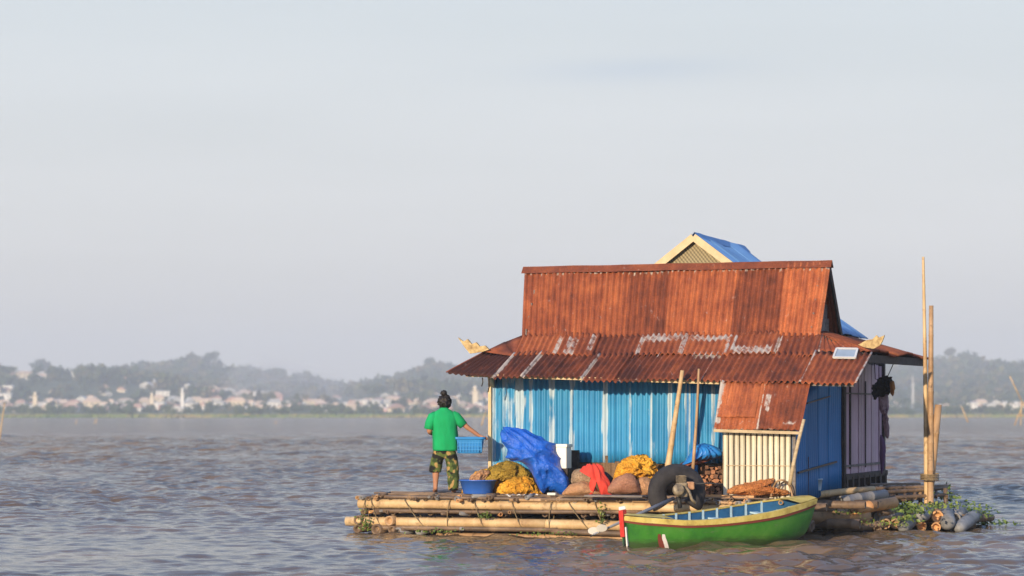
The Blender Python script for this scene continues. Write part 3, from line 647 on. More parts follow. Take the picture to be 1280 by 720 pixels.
# ================================================================== RAFT
DECK = 0.62
UL = u_at(436, -1.38)
def build_raft():
    t = thing('bamboo_raft', 'long raft of layered bamboo carrying the blue house', 'raft', uv(-3, 1, 0))
    V0 = -1.38
    # upper and lower long front poles, pale and sunlit, several culms end to end
    def long_row(v, z, r, x0, x1, mat, n=2, nm='float_pole'):
        for i in range(n):
            a = lerp(x0, x1, i/n)+(0.0 if i == 0 else -.12); b = lerp(x0, x1, (i+1)/n)+random.uniform(0, .15)
            pole(nm, uv(a, v+0.015*(i % 2), z+random.uniform(-.008, .008)), uv(b, v+random.uniform(-.01, .01), z+random.uniform(-.012, .012)), r*random.uniform(.74, .86), mat, t, bend=0.003, node=0.42, taper=.95, seg=12)
    long_row(V0, 0.475, 0.098, u_at(449, V0), -.35, M_bamboo, 2)
    long_row(V0-0.03, 0.185, 0.100, u_at(434, V0), -.45, M_bamboo, 2)
    long_row(V0+.22, 0.47, 0.085, UL+.3, -.2, M_bamboo_tan, 2); long_row(V0+.25, .18, .09, UL+.1, -.25, M_bamboo_dark, 2)
    long_row(V0+.05, -0.035, 0.075, u_at(545, V0), u_at(790, V0), M_bamboo_tan, 1)
    for k, v in enumerate((-.7, -.2, .5, 1.2, 2.0, 2.8, 3.6, 4.4, 5.2, 6.0)):
        long_row(v, 0.47, 0.09, UL+random.uniform(0, .5), 0.2 if v < .3 else .75, M_bamboo_dark, 2); long_row(v+.1, 0.17, 0.10, UL+random.uniform(0, .4), 0.1 if v < .3 else .7, M_bamboo_dark, 2)
    # bearers between the two layers, their open ends showing
    u = UL+.25
    while u < -.3:
        pole('bearer', uv(u, V0-.03+random.uniform(0, .05), .335), uv(u+random.uniform(-.05, .05), 6.3, .33), random.uniform(.042, .055), M_bamboo_dark, t, bend=.002, seg=8); u += random.uniform(.45, .8)
    # decking of thin cross culms on top
    u = UL+.18; n = 0
    while u < -.02:
        r_ = random.uniform(.030, .042)
        pole('deck_pole', uv(u, V0-.08+random.uniform(-.13, .12), DECK-.042+random.uniform(-.025, .006)), uv(u+random.uniform(-.04, .04), 6.4, DECK-.045), r_, random.choice([M_bamboo_dark, M_bamboo_dark, M_bamboo_tan, M_bamboo_grey]), t, bend=.001, seg=7); u += random.uniform(.085, .15)
    # thin lengthwise battens tying the decking
    for v, a, b in ((V0+.02, UL+.5, -3.2), (V0+.35, UL+.3, -.5), (V0+.8, UL+.4, -.2), (V0-.02, -3.6, -.2)):
        pole('deck_batten', uv(a, v, DECK-.003+.015), uv(b, v+.03, DECK-.003+.012), .017, M_bamboo_dark, t, bend=.003, seg=6)
    # thick culms under the left end, open ends to the viewer
    for px, py, r_, mt in ((447, 650, .075, M_bamboo_dark), (446, 661, .07, M_bamboo_dark), (486, 651, .078, M_bamboo_tan), (470, 662, .09, M_bamboo_dark), (489, 662, .06, M_bamboo_dark), (457, 659, .055, M_bamboo_tan)):
        Y = 39.05-(px-447)*.006; p = W(px, py, Y); pole('end_pole', p, p+B*2.6+A*.1, r_, mt, t, bend=.002, seg=12)
    for px, py, L in ((515, 660, .5), (541, 657, .55)):
        Y = 38.8; p = W(px-18, py+6, Y); q = W(px+22, py-4, Y+.6); pole('end_pole', p, q, .085, M_bamboo_grey, t, seg=10)
    # a second, thinner row seen in the gaps, and short offcuts jammed under the decking
    for z, r_, a, b_, mt in ((.585, .030, UL+.6, -1.2, M_bamboo_dark), (.375, .035, UL+.5, -2.4, M_bamboo_dark), (.075, .045, UL+.35, -.6, M_bamboo_dark), (.57, .028, -4.5, -.4, M_bamboo_tan)):
        for i in range(2): pole('thin_pole', uv(lerp(a, b_, i/2), V0-.07, z+random.uniform(-.015, .015)), uv(lerp(a, b_, (i+1)/2)+.1, V0-.06, z+random.uniform(-.03, .03)), r_, mt, t, bend=.004, seg=8, hollow=False)
    for i in range(46):
        u_ = random.uniform(UL+.3, -.6); z_ = random.choice((.60, .60, .35, .35, .07)); q = Vector((random.uniform(-.22, .22), 0, random.uniform(-.05, .05)))
        p_ = uv(u_, V0-.12+random.uniform(-.05, .03), z_+random.uniform(-.02, .02)); pole('offcut', p_, p_+B*random.uniform(.15, .4)+q, random.uniform(.018, .036), random.choice([M_bamboo_dark, M_bamboo_dark, M_bamboo_tan, M_bamboo_orange, M_bamboo_grey]), t, seg=7, bend=.01)
    # ropes round the two long front poles, slanted to imitate diagonal shadow marks
    for px in (458, 472, 520, 563, 601, 648, 690, 725, 752):
        u_ = u_at(px, V0); sl_ = random.choice((-.16, -.10, .02, -.2)); P = []
        for k in range(15):
            a = 2*math.pi*k/14; P.append(uv(u_+sl_*math.sin(a), V0-.015+.115*math.cos(a), .33+.25*math.sin(a)))
        tube('lashing', P, .008, M_rope, t, 5)
    # side platform on the right: frame and planks
    return t
raft = build_raft()
# weeds hanging off the raft
def leaves_patch(name, spots, n, size, mat, label, cat='plant', kind='stuff', up=0.5):
    g = np.random.default_rng(len(name)); P = []
    for (c, rx, ry, rz_) in spots:
        k = n; d = g.normal(size=(k, 3))*np.array([rx, ry, rz_])*.5; d[:, 2] = np.abs(d[:, 2]); c0 = np.array(c)+d
        a = g.normal(size=(k, 3))*.7+np.array([0, -.5, up]); a /= np.linalg.norm(a, axis=1)[:, None]
        tt = np.cross(a, g.normal(size=(k, 3))); tt /= np.linalg.norm(tt, axis=1)[:, None]; s = np.cross(a, tt); L = size*(.6+.8*g.random((k, 1)))
        V = np.stack([c0-tt*L, c0-s*L*.6+a*L*.1, c0+tt*L, c0+s*L*.6+a*L*.1], 1); P.append(V.reshape(-1, 3))
    V = np.concatenate(P); o = link(name, npmesh(name, V, np.arange(len(V)).reshape(-1, 4), False), mat); tag(o, label, cat, None, kind); return o
M_weed = mottled('water_hyacinth', [(0.35, (0.05, 0.09, 0.015)), (0.55, (0.14, 0.20, 0.03)), (0.75, (0.34, 0.33, 0.07))], 7, 0.45, 0.4)
leaves_patch('weeds', [((*W(1075, 650, 38.6)[:2], .15), .4, .05, .12), ((*W(1052, 641, 38.5)[:2], .32), .3, .05, .10), ((*W(1120, 649, 38.8)[:2], .12), .3, .06, .14), ((*W(690, 660, 37.7)[:2], .03), .5, .03, .06), ((*W(545, 662, 38.4)[:2], .03), .4, .03, .06), ((*W(453, 662, 38.9)[:2], .05), .10, .05, .32), ((*W(459, 655, 38.95)[:2], .05), .08, .05, .3), ((*W(607, 645, 38.2)[:2], .28), .12, .03, .08), ((*W(752, 640, 37.5)[:2], .22), .07, .03, .28)], 60, .022, M_weed, 'green weeds caught on the front poles of the raft', 'weeds')

# ================================================================== FRONT HOUSE
eave_v = -0.85
def build_house():
    t = thing('blue_house', 'blue corrugated iron house with rusty roof floating on the raft', 'house', uv(-2.7, 1, DECK))
    vF = 0.0; uL = u_at(616, 0); uR = 0.0; top = zat(462, 38.0)
    def pale_w(s, t_, i):   # worn streaks at fixed places along the wall
        v = 0
        for c, wd in ((.06, .012), (.17, .008), (.345, .006), (.56, .005), (.012, .02), (.62, .006), (.80, .006), (.10, .004), (.235, .006), (.43, .004), (.50, .003), (.70, .004), (.90, .005)):
            if abs(s-c) < wd*(1.3+1.2*noise.noise(Vector((c*50, t_*4, 0)))): v = .26+.22*noise.noise(Vector((c*31, t_*5+2, 1)))
        return v
    ub = u_at(628, 0)
    corr('front_wall', uv(ub, 0, 1.17), uv(uR, 0, 1.12), uv(uR, 0, 2.72), uv(ub, 0, 2.72), M_bluewall, t, .092, .021, 8, 8, .02, pale=pale_w, shade=(.9, 1.08))
    corr('front_wall', uv(uL, -.02, DECK+.1), uv(ub, -.012, DECK+.1), uv(ub, -.012, 2.72), uv(uL, -.02, 2.72), M_bluewall, t, .06, .012, 1, 6, .0, pale=lambda s, a, i: .2 if s < .35 else .1)
    um = u_at(700, 0)
    corr('lower_wall', uv(ub, .02, DECK), uv(um, .02, DECK), uv(um, .02, 1.25), uv(ub, .02, 1.25), M_bluewall, t, .092, .014, 2, 4, .0)
    corr('lower_wall', uv(um, .035, DECK), uv(uR, .035, DECK), uv(uR, .035, 1.25), uv(um, .035, 1.25), M_rust_brown, t, .092, .014, 6, 4, .0, shade=(.75, 1.0))
    # narrow strip of darker blue ribbed sheet set just before the front wall
    d0, d1 = u_at(858, -.03), u_at(873, -.03)
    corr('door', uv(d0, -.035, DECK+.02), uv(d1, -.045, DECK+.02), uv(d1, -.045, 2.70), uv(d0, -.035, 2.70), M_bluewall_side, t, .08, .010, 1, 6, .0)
    # side wall, its shade put into a darker blue, from the lean-to back to the purple wall
    vb = v_at(1050, 0)
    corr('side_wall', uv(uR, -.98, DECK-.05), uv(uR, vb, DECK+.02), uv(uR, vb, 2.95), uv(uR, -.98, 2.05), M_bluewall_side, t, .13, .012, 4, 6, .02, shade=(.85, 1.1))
    MB().box(uv(.03, vb+.06, 1.75), .1, .14, 2.3).build('corner_post', M_dark, t)
    MB().bar(uv(.035, -.8, 1.02), uv(.035, vb-.4, 1.14), .02, .03).bar(uv(.035, -.2, 2.1), uv(.035, vb-.9, 2.22), .02, .02).build('wall_batten', M_bluewall_side, t)
    # left and back walls
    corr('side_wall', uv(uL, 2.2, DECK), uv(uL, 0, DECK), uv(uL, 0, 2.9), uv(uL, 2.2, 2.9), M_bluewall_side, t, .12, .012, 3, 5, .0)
    corr('back_wall', uv(uR-.05, 2.2, DECK), uv(uL, 2.2, DECK), uv(uL, 2.2, 3.0), uv(uR-.05, 2.2, 3.0), M_rust_brown, t, .1, .012, 6, 5, .0)
    # posts and eave timber
    for px in (612, 617): pass
    MB().box(uv(uL-.03, -.05, 1.62), .05, .05, 2.0).build('corner_post', M_barge, t)
    e0 = HP(583, 469, -.72); e1 = HP(905, 478.5, -.72); e2 = HP(1005, 481, -.72)
    MB().bar(e0, e1, .05, .05).build('eave_beam', M_barge, t)
    MB().bar(e1, HP(1068, 481.5, -.72), .05, .045).build('eave_beam', M_greywood, t)
    MB().bar(HP(612, 470, -.55), HP(616, 480, -.02), .06, .12).build('bracket', M_barge, t)
    # upper roof
    R0 = HP(656, 337, 1.1); R1 = HP(1038, 329, 1.1); L0 = HP(652, 423, .40); L1 = HP(1025, 420, .40)
    seam = [0, .275, .355, .49, .71, .86, 1]
    ti = [(1.02, .02), (.98, .05), (.92, -.02), (1.05, .06), (.90, -.03), (1.12, .10)]
    corr('upper_roof', L0, L1, R1, R0, M_rust, t, .100, .025, rows=16, edge=.015, tints=ti, seams=seam, orange=.02, pale=lambda s, a, i: (.30 if .925 < a < .96 and math.sin(2*math.pi*s*5.46/.1) > .3 else (.03 if a < .1 else 0)))
    du0 = (L0-O).dot(A); du1 = (L1-O).dot(A)
    K0 = uv(du0-.02, 1.85, L0.z); K1 = uv(du1+.03, 1.85, L1.z)
    corr('upper_roof', K1, K0, R0+B*.02, R1+B*.02, M_rust, t, .100, .017, 5, 8, .02)
    cap = MB()
    for sgn in (-1, 1):
        n = 24; P = []
        for i in range(n+1):
            f = i/n; p = lerp(R0, R1, f)+A*lerp(-.03, .03, f); j = noise.noise(Vector((f*9, 2, 0)))*.012
            P += [p+Vector((0, 0, .05+j)), p+B*(.10*sgn)+Vector((0, 0, -.07+j))]
        cap.add(P, [(2*i, 2*i+1, 2*i+3, 2*i+2) for i in range(n)])
    me = mesh('ridge_cap', cap.V, cap.F, False); o = link('ridge_cap', me, M_rust, t)
    at = me.color_attributes.new('Tint', 'FLOAT_COLOR', 'POINT')
    for d in at.data: d.color = (.8, 0, 0, 1)
    # gable ends, dark planks
    for (a, u_, s_) in ((R1, du1-.02, 1), (R0, du0+.06, -1)):
        base = lerp(L0, L1, 1 if s_ == 1 else 0).z-.15; uu = ((a-O).dot(A)-(.10 if s_ == 1 else -.1))
        mb = MB(); n = 10; v0, v1 = .45, 1.8
        for i in range(n):
            va = lerp(v0, v1, i/n); vb_ = lerp(v0, v1, (i+.9)/n); vm_ = (va+vb_)/2; hgt = a.z-abs(vm_-1.1)/.72*(a.z-base-.15)-.06
            ux = uu-.06 if s_ == 1 else du0+.06
            mb.box(uv(ux, vm_, (base+hgt)/2), .02+.006*(i % 2), vb_-va, max(.05, hgt-base))
        mb.build('gable', M_greywood, t)
        MB().bar(uv(uu+.075*s_ if s_ == 1 else uu-.04, 1.1, a.z-.02), uv((du1 if s_ == 1 else du0)+.02*s_, 1.86, base+.18), .03, .10).build('rake_board', M_dark, t)
    # skirt roof, upper tier
    T0 = HP(642, 445, -.15); T1 = HP(1018, 444, -.15); U0 = HP(654, 419, .45); U1 = HP(1027, 416.5, .45)
    def pale_t(s, a, i):
        v = 0
        for (x0, x1, y0, y1) in ((.17, .205, .0, .8), (.135, .15, 0, .9), (.245, .262, .1, 1), (.41, .56, .62, .98), (.41, .425, 0, .9), (.553, .57, 0, .95), (.575, .705, .62, .9), (.70, .715, 0, .9), (.72, .735, .1, .9), (.735, .86, 0.0, .34), (.865, .88, .1, .9)):
            if x0 < s < x1 and y0 < a < y1: v = .24
        return v
    corr('skirt_roof', T0, T1, U1, U0, M_rust, t, .094, .024, rows=12, edge=.04, seams=[0, .14, .27, .41, .56, .72, .87, 1], tints=[(1.05, .06), (1.0, .0), (.95, -.06), (1.0, .02), (1.05, .08), (1.0, .04), (.92, .0)], pale=pale_t, jit=.03)
    # lower tier
    C0 = HP(557, 466, eave_v); C0b = HP(614, 472, eave_v); C1 = HP(1000, 479, eave_v); C1b = HP(1071, 481, eave_v)
    D0 = HP(604, 440, -.05); D1 = HP(1018, 441, -.05)
    Dm = HP(642, 442, -.05)
    def pale_l(s, a, i): return .30 if (abs(s-.0) < .012 or abs(s-.105) < .005 or abs(s-.30) < .004 or abs(s-.69) < .003 or (a > .82 and .5 < s < .8 and math.sin(s*31) > .1)) else (.06 if a < .05 else 0)
    corr('skirt_roof', C0b, C1, D1, Dm, M_rust, t, .098, .025, rows=12, edge=.045, seams=[0, .105, .20, .30, .41, .52, .60, .69, .78, .9, 1], tints=[(.82, -.10), (.80, -.13), (.86, -.08), (.9, -.07), (.84, -.10), (.95, -.03), (.9, -.06), (.95, -.03), (.95, -.03), (.92, -.05)], pale=pale_l, jit=.03)
    corr('skirt_roof', C0, C0b, Dm, D0, M_rust, t, .10, .016, 2, 8, .02, tints=[(.62, -.2), (.68, -.18)], pale=lambda s, a, i: .2 if s > .97 else 0)
    # right corner sheets, carrying the skylight
    E1 = HP(1091, 441, .38); E0 = HP(1018, 440, .0)
    corr('skirt_roof', C1-A*.03+Vector((0, 0, .015)), C1b, E1, E0+Vector((0, 0, .02)), M_rust, t, .098, .025, rows=10, edge=.02, seams=[0, .5, 1], tints=[(.98, .03), (.95, .01)], pale=lambda s, a, i: .26 if (s < .04 or s > .96) else 0, jit=.02)
    fill = HP(1027, 416, .45)
    corr('skirt_roof', E0+Vector((0, 0, .01)), E1+Vector((0, 0, .01)), HP(1046, 423, .5), fill, M_rust, t, .11, .014, rows=5, edge=.02, seams=[0, .5, 1], tints=[(.95, .0), (.85, 0)], pale=lambda s, a, i: .22 if .05 < s < .1 else 0)
    # left hip sheets facing left
    corr('skirt_roof', uv(UHL, 2.4, C0.z), C0, D0, uv(UHL2, 2.4, D0.z), M_rust, t, .1, .016, 4, 6, .02)
    corr('skirt_roof', uv(UHL2-.02, 2.4, D0.z-.01), D0+Vector((0, 0, -.01)), L0, uv(du0, 2.0, L0.z), M_rust, t, .1, .016, 3, 6, .02)
    corr('skirt_roof', T0-A*.0, T0+A*.02, U0, D0.lerp(U0, .02)+Vector((0, 0, .0)), M_rust, t, .1, .012, 2, 5, .0, tints=[(.9, .0), (1, .05)])
    # right side skirt, long eave running back to the far corner
    ue = (E1-O).dot(A); zF = E1.z; vr = v_at(1161, ue); ER = SP(1161, 446, ue); I0 = uv(.05, .45, fill.z); I1 = uv(.05, vr-.3, ER.z+.24)
    corr('side_roof', E1+Vector((0, 0, .0)), ER, I1, I0, M_rust, t, .1, .017, 7, 8, .05, shade=(.7, .95), jit=.03)
    MB().bar(E1+Vector((-.1, 0, -.09)), ER+Vector((-.1, 0, -.10)), .06, .13).build('eave_beam', M_dark, t)
    for k in range(7):
        f = k/6; p = lerp(E1, ER, f)-A*.12; q = lerp(I0, I1, f)
        MB().bar(p+Vector((0, 0, -.06)), q+Vector((0, 0, -.07)), .06, .10).build('rafter', M_dark, t)
    # skylight
    q = [HP(1042, 452, -.02), HP(1069, 452.5, .02), HP(1072, 441.5, .30), HP(1046, 441, .26)]
    nn = (q[1]-q[0]).cross(q[3]-q[0]).normalized(); q = [x+nn*.075 for x in q]
    fr = MB()
    for i in range(4): fr.bar(q[i], q[(i+1) % 4], .030, .03, nn)
    sk = fr.build('skylight', flatmat('skylight_frame', (.55, .56, .56)), t); 
    MB().poly([x-nn*.005 for x in q], .006, nn).build('pane', flatmat('skylight_glass', (.30, .36, .42), .15, .6), sk)
    # carved ridge-end ornaments
    def ornament(pts, v, th):
        P = [HP(x, y, v) for x, y in pts]; MB().poly([p-B*th/2 for p in P], th, B).build('ornament', M_gold, t)
    ornament([(573, 422), (580, 427), (585, 424), (590, 430), (596, 428), (600, 433), (607, 432), (612, 437), (603, 440), (588, 442), (582, 435)], -.06, .05)
    ornament([(1106, 419), (1099, 422), (1096, 419), (1091, 424), (1084, 425), (1073, 431), (1080, 434), (1092, 436), (1100, 432), (1103, 427)], .40, .05)
    # lean-to with rusty awning
    a0 = HP(901, 476, -.80); a1 = HP(1013, 479, -.80); b0 = HP(892, 535, -1.22); b1 = HP(1001, 538, -1.22)
    def pale_a(s, a, i): return .30 if (s < .06 and .12 < a) or (abs(s-.50) < .006) or (.53 < s < .60 and .35 < a < .78 and a > 1.55-2*s+.0) or (.78 < s < .93 and .10 < a < .16) else (.14 if a < .04 else 0)
    def tint_a(i): return None
    corr('awning', b0, b1, a1, a0, M_rust, t, .105, .018, rows=14, edge=.012, seams=[0, .5, 1], tints=[(1.0, .09), (.92, -.04)], pale=pale_a, jit=.02)
    corr('awning', lerp(b0, b1, .02)+(a0-b0)*.22-B*.02, lerp(b0, b1, .46)+(a0-b0)*.22-B*.02, lerp(a0, a1, .46)-(a0-b0)*.05-B*.02, lerp(a0, a1, .05)-(a0-b0)*.05-B*.02, M_rust, t, .105, .012, rows=8, edge=.02, seams=[0, .5, 1], tints=[(1.1, .10), (.95, .05)], pale=lambda s, a, i: .2 if s < .03 else 0)
    MB().bar(b0+Vector((0, 0, -.04))+B*.02, b1+Vector((0, 0, -.04))+B*.02, .04, .045).build('awning_beam', M_timber, t)
    c0 = u_at(904, -1.0); 
    lw = MB(); n = 12; zt_ = b0.z+.12; lr = random.Random(3); cols_ = []
    for i in range(n):
        a_, b_ = lerp(c0, -.02, i/n), lerp(c0, -.02, (i+1)/n)-.020; jz = lr.uniform(-.03, .02)
        P_ = []; K_ = 6
        for q in range(K_+1):
            z_ = lerp(DECK-.02+jz, zt_, q/K_); w1, w2 = lr.uniform(-.003, .003), lr.uniform(-.003, .003); y_ = lr.uniform(-.004, .004)-.006*(i % 2)
            P_ += [uv(a_+w1, -1.0+y_+.008, z_), uv(a_+.02+w1, -1.0+y_-.010, z_), uv(b_-.02+w2, -1.0+y_-.010, z_), uv(b_+w2, -1.0+y_+.008, z_), uv(b_+w2, -.98, z_), uv(a_+w1, -.98, z_)]
        Fq = []
        for q in range(K_):
            for e in range(6): e2 = (e+1) % 6; Fq.append((q*6+e, q*6+e2, q*6+6+e2, q*6+6+e))
        Fq += [tuple(range(6))[::-1], tuple(range(K_*6, K_*6+6))]; lw.add(P_, Fq); cols_ += [lr.uniform(.84, 1.1)]*len(P_)
    o = lw.build('lean_to_wall', M_cream, t); at = o.data.color_attributes.new('Tint', 'FLOAT_COLOR', 'POINT'); ul = o.data.uv_layers.new(name='UVMap')
    for d, cc in zip(at.data, cols_): d.color = (cc, 0, 0, 1)
    for l_, dd in zip(o.data.loops, ul.data): co = o.data.vertices[l_.vertex_index].co; dd.uv = (co.x*1.07, co.z)
    MB().box(uv(c0/2, -.955, (DECK+zt_)/2), -c0-.06, .02, zt_-DECK-.02).build('wall_lining', M_dark, t)
    MB().box(uv(c0/2, -1.022, lerp(DECK, zt_, .42)), -c0-.1, .010, .012).build('wall_batten', M_timber, t)
    corr('lean_to_side', uv(c0, 0, DECK), uv(c0, -1.0, DECK), uv(c0, -1.0, 1.75), uv(c0, 0, 2.3), M_greywood2, t, .1, .01, 2, 4, 0)
    for px, top_ in ((905, 545), (909, 575)):
        pass
    # frame of the wall seen inside the gap beside the cream wall
    MB().box(uv(.02, -.99, 1.2), .05, .05, 1.3).build('corner_post', M_greywood, t)
    # floor
    MB().box(uv((uL)/2, 1.1, DECK+.0), -uL-.05, 2.1, .03).build('floor', M_dark, t)
    return t
UHL = (HP(557, 466, eave_v)-O).dot(A); UHL2 = (HP(604, 440, -.05)-O).dot(A)
M_gold = mottled('gilded_wood', [(0.3, (0.22, 0.13, 0.05)), (0.7, (0.66, 0.50, 0.24))], 14)
M_greywood2 = M_rust_brown
house = build_house()

# ================================================================== REAR HOUSE
def build_rear():
    vG, vB = 3.0, 6.4
    G = HP(868, 293, vG); GB = HP(936, 309, vB); uG = (G-O).dot(A); rake = HP(1085, 423, vB); uE = (rake-O).dot(A); zE = rake.z; uW = 2*uG-uE
    t = thing('rear_house', 'second house behind with blue roof, woven gable and purple plank side', 'house', uv(uG, 4.5, DECK))
    Gr = uv(uG, vB, G.z-.02)
    Em = uv(uE, vG, zE+.02)
    corr('roof', uv(uE, vG-.02, zE), uv(uE, vB, zE), Gr, uv(uG, vG-.02, G.z), M_blueroof, t, .09, .010, 5, 8, .03, th=.004)
    corr('roof', uv(uW, vB, zE), uv(uW, vG-.02, zE), uv(uG, vG-.02, G.z), Gr, M_blueroof, t, .09, .010, 5, 8, .03)
    k = 12; P = []; 
    for i in range(k+1):
        f = i/k; p = lerp(uv(uG, vG, G.z), Gr, f); dz = -.04-.05*math.sin(f*math.pi)*0+noise.noise(Vector((f*6, 0, 3)))*.018
        P += [p+A*-.12+Vector((0, 0, dz-.05)), p+Vector((0, 0, dz+.08)), p+A*.12+Vector((0, 0, dz-.05))]
    Q = []
    for i in range(k): Q += [(3*i, 3*i+1, 3*i+4, 3*i+3), (3*i+1, 3*i+2, 3*i+5, 3*i+4)]
    link('ridge_cap', mesh('ridge_cap', P, Q), flatmat('blue_cap', (.14, .28, .50)), t)
    # barge boards
    for ue in (uW, uE):
        MB().bar(uv(uG, vG-.06, G.z-.05), uv(ue, vG-.06, zE-.06), .04, .125).build('barge_board', M_barge, t)
    # woven gable panel
    m, nt, b = newmat('woven_bamboo', 0.8, 0.2); tc = N(nt, 'ShaderNodeTexCoord'); 
    fs = []
    for rot in (R(38), R(-38)):
        mp = N(nt, 'ShaderNodeMapping'); mp.inputs['Rotation'].default_value = (0, rot, 0); wv = N(nt, 'ShaderNodeTexWave'); wv.inputs['Scale'].default_value = 6.5; wv.inputs['Distortion'].default_value = 1.0
        nt.links.new(tc.outputs['Object'], mp.inputs[0]); nt.links.new(mp.outputs[0], wv.inputs['Vector']); fs.append(wv.outputs[1] if len(wv.outputs) > 1 else wv.outputs[0])
    c = mix(nt, 1.0, ramp(nt, fs[0], [(0.2, (.20, .165, .10)), (.8, (.36, .30, .185))]), ramp(nt, fs[1], [(.2, (.82, .82, .80)), (.8, (1.04, 1.04, 1))]), 'MULTIPLY'); nt.links.new(c, b.inputs['Base Color']); bump(nt, b, fs[0], .5, .01)
    f = .94; MB().poly([uv(uG+(uW-uG)*f, vG+.05, zE), uv(uG+(uE-uG)*f, vG+.05, zE), uv(uG, vG+.05, G.z-.10)], .03, B).build('gable_panel', m, t)
    MB().poly([uv(uG+(uW-uG)*f, vB-.10, zE), uv(uG+(uE-uG)*f, vB-.10, zE), uv(uG, vB-.10, G.z-.10)], .03, B).build('gable_panel', m, t)
    # walls
    vp0 = v_at(1050, 0)+.14; vp1 = v_at(1101, 0)
    n = 15; mb = MB(); base = DECK+.28; topz = 2.8
    for i in range(n):
        a = lerp(vp0, vp1, i/n); b_ = lerp(vp0, vp1, (i+.93)/n); j = random.uniform(-.01, .01)
        mb.box(uv(0.0+j, (a+b_)/2, (base+topz)/2+random.uniform(-.02, .02)), .025, b_-a, topz-base)
    o = mb.build('plank_wall', M_purple, t); me = o.data; at = me.color_attributes.new('Tint', 'FLOAT_COLOR', 'POINT'); ul = me.uv_layers.new(name='UVMap')
    for i, d in enumerate(at.data):
        rr = .85+.3*((i//8*37) % 11)/11; d.color = (rr, 0, 0, 1)
    for l, dd in zip(me.loops, ul.data): co = me.vertices[l.vertex_index].co; dd.uv = (co.y+co.x, co.z)
    for vv in (vp0+.55, vp0+1.75): MB().box(uv(.02, vv, 1.75), .03, .05, 1.5).build('door_stile', M_dark, t)
    MB().box(uv(.022, (vp0+vp1)/2, 2.28), .02, vp1-vp0-.1, .025).box(uv(.022, (vp0+vp1)/2, 1.05), .02, vp1-vp0-.1, .04).build('wall_rail', M_greywood, t)
    MB().box(uv(-.05, (vp0+vp1)/2, 1.8), .02, vp1-vp0, 2.2).build('wall_lining', M_dark, t)
    MB().box(uv(.0, vp1+.06, 1.8), .12, .13, 2.35).build('corner_post', M_dark, t)
    # stilted sill with open bays
    s = MB(); s.box(uv(.03, (vp0+vp1)/2+.05, DECK+.25), .12, vp1-vp0+.3, .09).box(uv(.06, (vp0+vp1)/2+.05, DECK+.03), .2, vp1-vp0+.6, .06)
    s.build('sill_beam', M_dark, t)
    for i in range(8):
        MB().box(uv(.06, lerp(vp0, vp1, i/7), DECK+.12), .08, .13 if i not in (3, 4, 5) else .09, .26).build('stilt', M_dark, t)
    corr('side_wall', uv(uW+.6, vB-.3, DECK), uv(uW+.6, vG, DECK), uv(uW+.6, vG, zE), uv(uW+.6, vB-.3, zE), M_rust_brown, t, .1, .012, 4, 5, 0)
    corr('front_wall', uv(uW+.6, vG+.02, DECK), uv(-.02, vG+.02, DECK), uv(-.02, vG+.02, zE-.2), uv(uW+.6, vG+.02, zE-.2), M_rust_brown, t, .1, .012, 4, 5, 0)
    corr('back_wall', uv(-.05, vB-.3, DECK), uv(uW+.6, vB-.3, DECK), uv(uW+.6, vB-.3, zE-.2), uv(-.05, vB-.3, zE-.2), M_rust_brown, t, .1, .012, 4, 5, 0)
    return t
rear = build_rear()

# ================================================================== POLES, PROPS AND HEAPS
def lone_pole(nm, p, q, r_, mat, label, cat='pole', group=None, **kw):
    o = pole(nm, p, q, r_, mat, None, **kw); tag(o, label, cat, group); return o
lone_pole('bamboo_prop', HP(834, 590, -1.0), HP(853, 463, -.98), .052, M_bamboo, 'thick pale bamboo prop leaning against the front eave', 'bamboo pole', bend=.01, taper=.6, node=.3)
lone_pole('bamboo_prop', HP(866, 588, -1.05), HP(873.5, 461, -.98), .028, M_bamboo_tan, 'thin grey bamboo prop beside the thicker pale one', 'bamboo pole', bend=.008, taper=.6, node=.3)
lone_pole('wooden_prop', HP(987, 606, -1.32), HP(1005, 524, -1.25), .03, M_timber, 'pale stick leaning at the right edge of the cream wall', 'wooden pole', bend=.02, hollow=False)
# mooring poles behind the raft
YP = 40.3
lone_pole('mooring_pole', W(1159, 655, YP), W(1154, 321, YP), .052, M_bamboo, 'tallest bamboo mooring pole right of the house', 'mooring pole', taper=.42, node=.45, bend=.004)
lone_pole('mooring_pole', W(1163, 655, YP-.1), W(1164, 382, YP-.1), .060, M_bamboo_tan, 'shorter bamboo mooring pole bound beside the tallest', 'mooring pole', taper=.62, node=.45, bend=.002)
lone_pole('mooring_pole', W(1160, 640, YP+.05), W(1173, 506, YP-.1), .066, M_bamboo_tan, 'short leaning bamboo stump at the foot of the mooring poles', 'mooring pole', taper=.9, node=.4, bend=.002)
P = []
for k in range(33):
    a = 2*math.pi*k/8; c = W(1162, 592+k*.25, YP-.12); P.append(c+Vector((math.cos(a)*.15, math.sin(a)*.17, 0)))
tag(tube('rope_lashing', P, .012, M_rope, None, 5), 'rope lashing round the feet of the mooring poles', 'rope')
